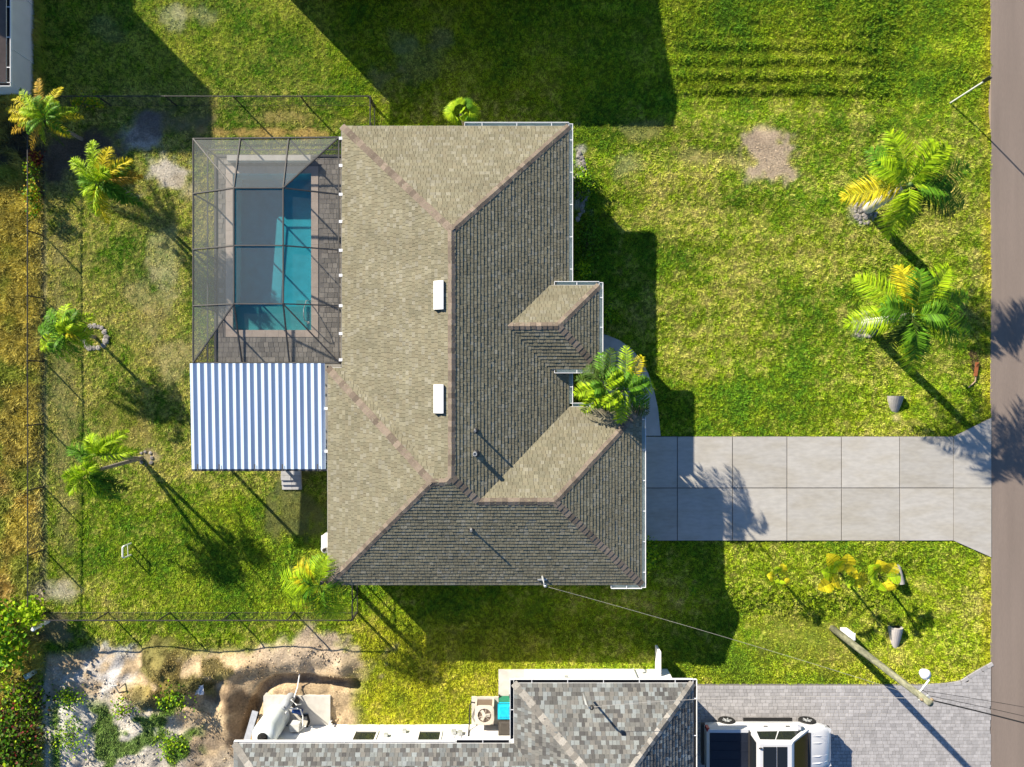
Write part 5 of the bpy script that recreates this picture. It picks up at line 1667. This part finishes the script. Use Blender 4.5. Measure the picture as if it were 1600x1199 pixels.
# loose clods and stones on the dug ground
cx_ = RNG.uniform(*[P(75, 0)[0], P(560, 0)[0]], 5200); cy_ = RNG.uniform(P(0, 1199)[1], P(0, 1000)[1], 5200)
cc_, cd_, _n = lawn_fields(cx_, cy_)
okc = (cd_ < .25) & (vnoise(cx_, cy_, .8, 71) > .55)
for pl in ([(P(408, 0)[0], AY - .6), (P(522, 0)[0], AY - .6), (P(522, 0)[0], P(0, 1082)[1]), (P(408, 0)[0], P(0, 1082)[1])], [(AX, -40), (BX2, -40), (BX2, AY - .4), (AX, AY - .4)]): okc &= ~inpoly(cx_, cy_, pl)
cx_, cy_, cc_ = cx_[okc], cy_[okc], cc_[okc]
cz_ = gz(cx_, cy_)
vsn = []; cln = []; fcn = []
OCT = [(1, 0, 0), (0, 1, 0), (-1, 0, 0), (0, -1, 0), (0, 0, 1), (0, 0, -1)]
OF = [(0, 1, 4), (1, 2, 4), (2, 3, 4), (3, 0, 4), (1, 0, 5), (2, 1, 5), (3, 2, 5), (0, 3, 5)]
for i in range(len(cx_)):
    r = random.choice((.015, .02, .02, .025, .03, .05)) * random.uniform(.7, 1.4); k = random.uniform(.6, 1.25); b0 = len(vsn); a = random.uniform(0, 1.5)
    for (u, v, w) in OCT:
        q = r * random.uniform(.7, 1.3)
        vsn.append((cx_[i] + (u * math.cos(a) - v * math.sin(a)) * q, cy_[i] + (u * math.sin(a) + v * math.cos(a)) * q, cz_[i] + w * q * .8 + r * .3)); cln.append(cc_[i] * k)
    fcn += [tuple(b0 + j for j in f) for f in OF]
tag(big_mesh('soil_clods', np.array(vsn), np.array(fcn), 3, np.array(cln), m_ground), 'loose clods and pebbles on the dug sandy ground', 'soil', kind='stuff')

# fallen frond by the road
x, y = P(1523, 575)
ff = thing('fallen_frond', 'dry red brown palm frond lying by the road edge', 'palm frond', (x, y, 0))
c = P3(1515, 606, .03)
MB().tube([P3(1513, 606, .04), P3(1524, 596, .06), P3(1525, 580, .10), P3(1522, 565, .06)], [.03, .03, .045, .02], 6).build('stalk', M('dry stalk', (.36, .26, .17), .8), ff)
frond(P3(1525, 590, .08), P3(1518, 548, .06), .12, 24, .3, .035, 'b', name='dead_leaflets', parent=ff, droop=.1)
MB().bar(P3(1524, 588, .12), P3(1527, 566, .14), .16, .03).build('sheath', M('rust sheath', (.30, .10, .035), .7, .2), ff)

# ------------------------------------------------------------------ houses beyond the top and left edges
wh = thing('white_house', 'white walled house corner at the top left edge', 'house', (-26, 18, 0))
wx, wy = P(53, 150)
MB().box(wx - 12, wx, wy, wy + 12, -.1, 2.55).build('wall', m_whitewall, wh)
ex_, ey_ = wx + .52, wy - .45
MB().add([(ex_, ey_, 2.7), (ex_, ey_ + 13, 2.7), (ex_ - 13, ey_ + 13, 2.7), (ex_ - 13, ey_, 2.7), (ex_ - 6.5, ey_ + 6.5, 5.4)], [(0, 1, 4), (1, 2, 4), (2, 3, 4), (3, 0, 4), (3, 2, 1, 0)]).build('roof', M('brown roof', (.13, .10, .085), .9, .15, 3, .3, 20), wh)
gutter((ex_, ey_, 2.7), (ex_, ey_ + 13, 2.7), wh, inner=m_dark, out=(1, 0), w=.17)  # inner faces made dark for the shadow inside the gutter
gutter((ex_ - 12, ey_, 2.7), (ex_ + .17, ey_, 2.7), wh, inner=m_dark, out=(0, -1), w=.15)
for yy in (wy + 1.5, wy + 4.2):
    MB().box(wx, wx + .05, yy - .02, yy + .02, .1, 2.5).build('downspout', m_white, wh)
MB().box(wx - 9, wx + .0, 19.3, 22.2, 2.5, 5.6).build('upper_shadow_block', m_whitewall, wh)  # unseen block added and sized for the shadow it casts on the garden
nn = thing('north_house', 'house beyond the top edge whose shadow crosses the lawn', 'house', (-4, 22, .5))
nx0, nx1, ny0, he_n = -10.9, 2.32, 17.4, 3.5
MB().box(nx0 + .5, nx1 - .5, ny0 + .55, ny0 + 12, -.2, he_n - .1).build('wall', m_stucco, nn)
h6 = (nx1 - nx0) / 2
MB().add([(nx0, ny0, he_n), (nx1, ny0, he_n), (nx1, ny0 + 14, he_n), (nx0, ny0 + 14, he_n), (nx0 + h6, ny0 + h6, he_n + h6 * .42), (nx0 + h6, ny0 + 14 - h6, he_n + h6 * .42)], [(0, 1, 4), (1, 2, 5, 4), (2, 3, 5), (3, 0, 4, 5), (3, 2, 1, 0)]).build('roof', M('brown roof', (.13, .10, .085)), nn)

# ------------------------------------------------------------------ grass
EXCL = [[(XW + .35, YB + .4), (XG - .4, YB + .4), (XG - .4, YGN - .4), (XR - .4, YGN - .4), (XR - .4, YT - .4), (XL + .4, YT - .4), (XL + .4, YWN), (XW + .35, YWN)],
        [(p[0], p[1]) for p in DRIVE], WALK, PAVE,
        [(cx0 - .03, cy0 - .05), (XL + .6, cy0 - .05), (XL + .6, cy1 + .06), (cx0 - .03, cy1 + .06)],
        [(pc0[0] + .2, pc1[1] + .1), (XW + .5, pc1[1] + .1), (XW + .5, pc0[1] + .3), (pc0[0] + .2, pc0[1] + .3)],
        [(AX + .5, -40), (BX2 - .5, -40), (BX2 - .5, BY - .5), (BX + .5, BY - .5), (BX + .5, AY - .5), (AX + .5, AY - .5)],
        [(P(779, 0)[0], AY - .6), (BX + .6, AY - .6), (BX + .6, P(0, 1046)[1]), (P(779, 0)[0], P(0, 1046)[1])],
        [(P(737, 0)[0], AY - .6), (P(779, 0)[0], AY - .6), (P(779, 0)[0], P(0, 1088)[1]), (P(737, 0)[0], P(0, 1088)[1])],
        [(P(413, 0)[0], AY - .6), (P(517, 0)[0], AY - .6), (P(517, 0)[0], P(0, 1086)[1]), (P(413, 0)[0], P(0, 1086)[1])],
        [(wx - 12, wy), (wx, wy), (wx, wy + 12), (wx - 12, wy + 12)], [(XROAD - .01, -40), (40, -40), (40, 40), (XROAD - .01, 40)]]


def grass(name, label, n, region, tall, field):
    x = RNG.uniform(region[0], region[1], n); y = RNG.uniform(region[2], region[3], n)
    ok = np.ones(n, bool)
    for pl in EXCL: ok &= ~inpoly(x, y, pl)
    px = x * PPM + 800
    ok &= (px < 66 + 6 * RNG.random(n)) if field else (px >= 66)
    x = x[ok]; y = y[ok]
    c, dens, n3 = lawn_fields(x, y)
    clump = np.clip((.75 * vnoise(x, y, .095, 51) + .25 * vnoise(x, y, .3, 52) - .5) * 1.7 + .5, 0, 1)
    keep = RNG.random(len(x)) < dens * (.40 + .85 * clump)
    x, y, c, clump = x[keep], y[keep], c[keep], clump[keep]
    m = len(x)
    z = gz(x, y) - .005
    az = RNG.uniform(0, 2 * np.pi, m); lean = RNG.uniform(.3, 1.25, m)
    h = tall * (.35 + 1.2 * clump) * RNG.uniform(.7, 1.3, m)
    w = .5 * (.023 if not field else .04) * RNG.uniform(.7, 1.3, m)
    wa_ = az + np.pi / 2 + RNG.uniform(-.6, .6, m)
    dx, dy = np.cos(az) * np.sin(lean) * h, np.sin(az) * np.sin(lean) * h
    v = np.empty((m, 3, 3), np.float32)
    v[:, 0] = np.stack([x - np.cos(wa_) * w, y - np.sin(wa_) * w, z], -1)
    v[:, 1] = np.stack([x + np.cos(wa_) * w, y + np.sin(wa_) * w, z], -1)
    v[:, 2] = np.stack([x + dx, y + dy, z + np.cos(lean) * h], -1)
    k = RNG.uniform(.65, 1.4, m)[:, None]
    col = np.repeat((c * k * 1.5)[:, None, :], 3, axis=1)
    o = big_mesh(name, v.reshape(-1, 3), np.arange(3 * m).reshape(-1, 3), 3, col.reshape(-1, 3), m_grass)
    tag(o, label, 'grass', kind='stuff')
    return m


nb = grass('lawn_grass', 'short mown green and yellow lawn grass', 2700000, (-22.2, 22.5, -18.6, 18.6), .075, False)
nb += grass('field_weeds', 'tall dry yellow weeds along the left edge', 160000, (-25, -21.6, -18.6, 18.6), .26, True)
print('grass blades', nb)
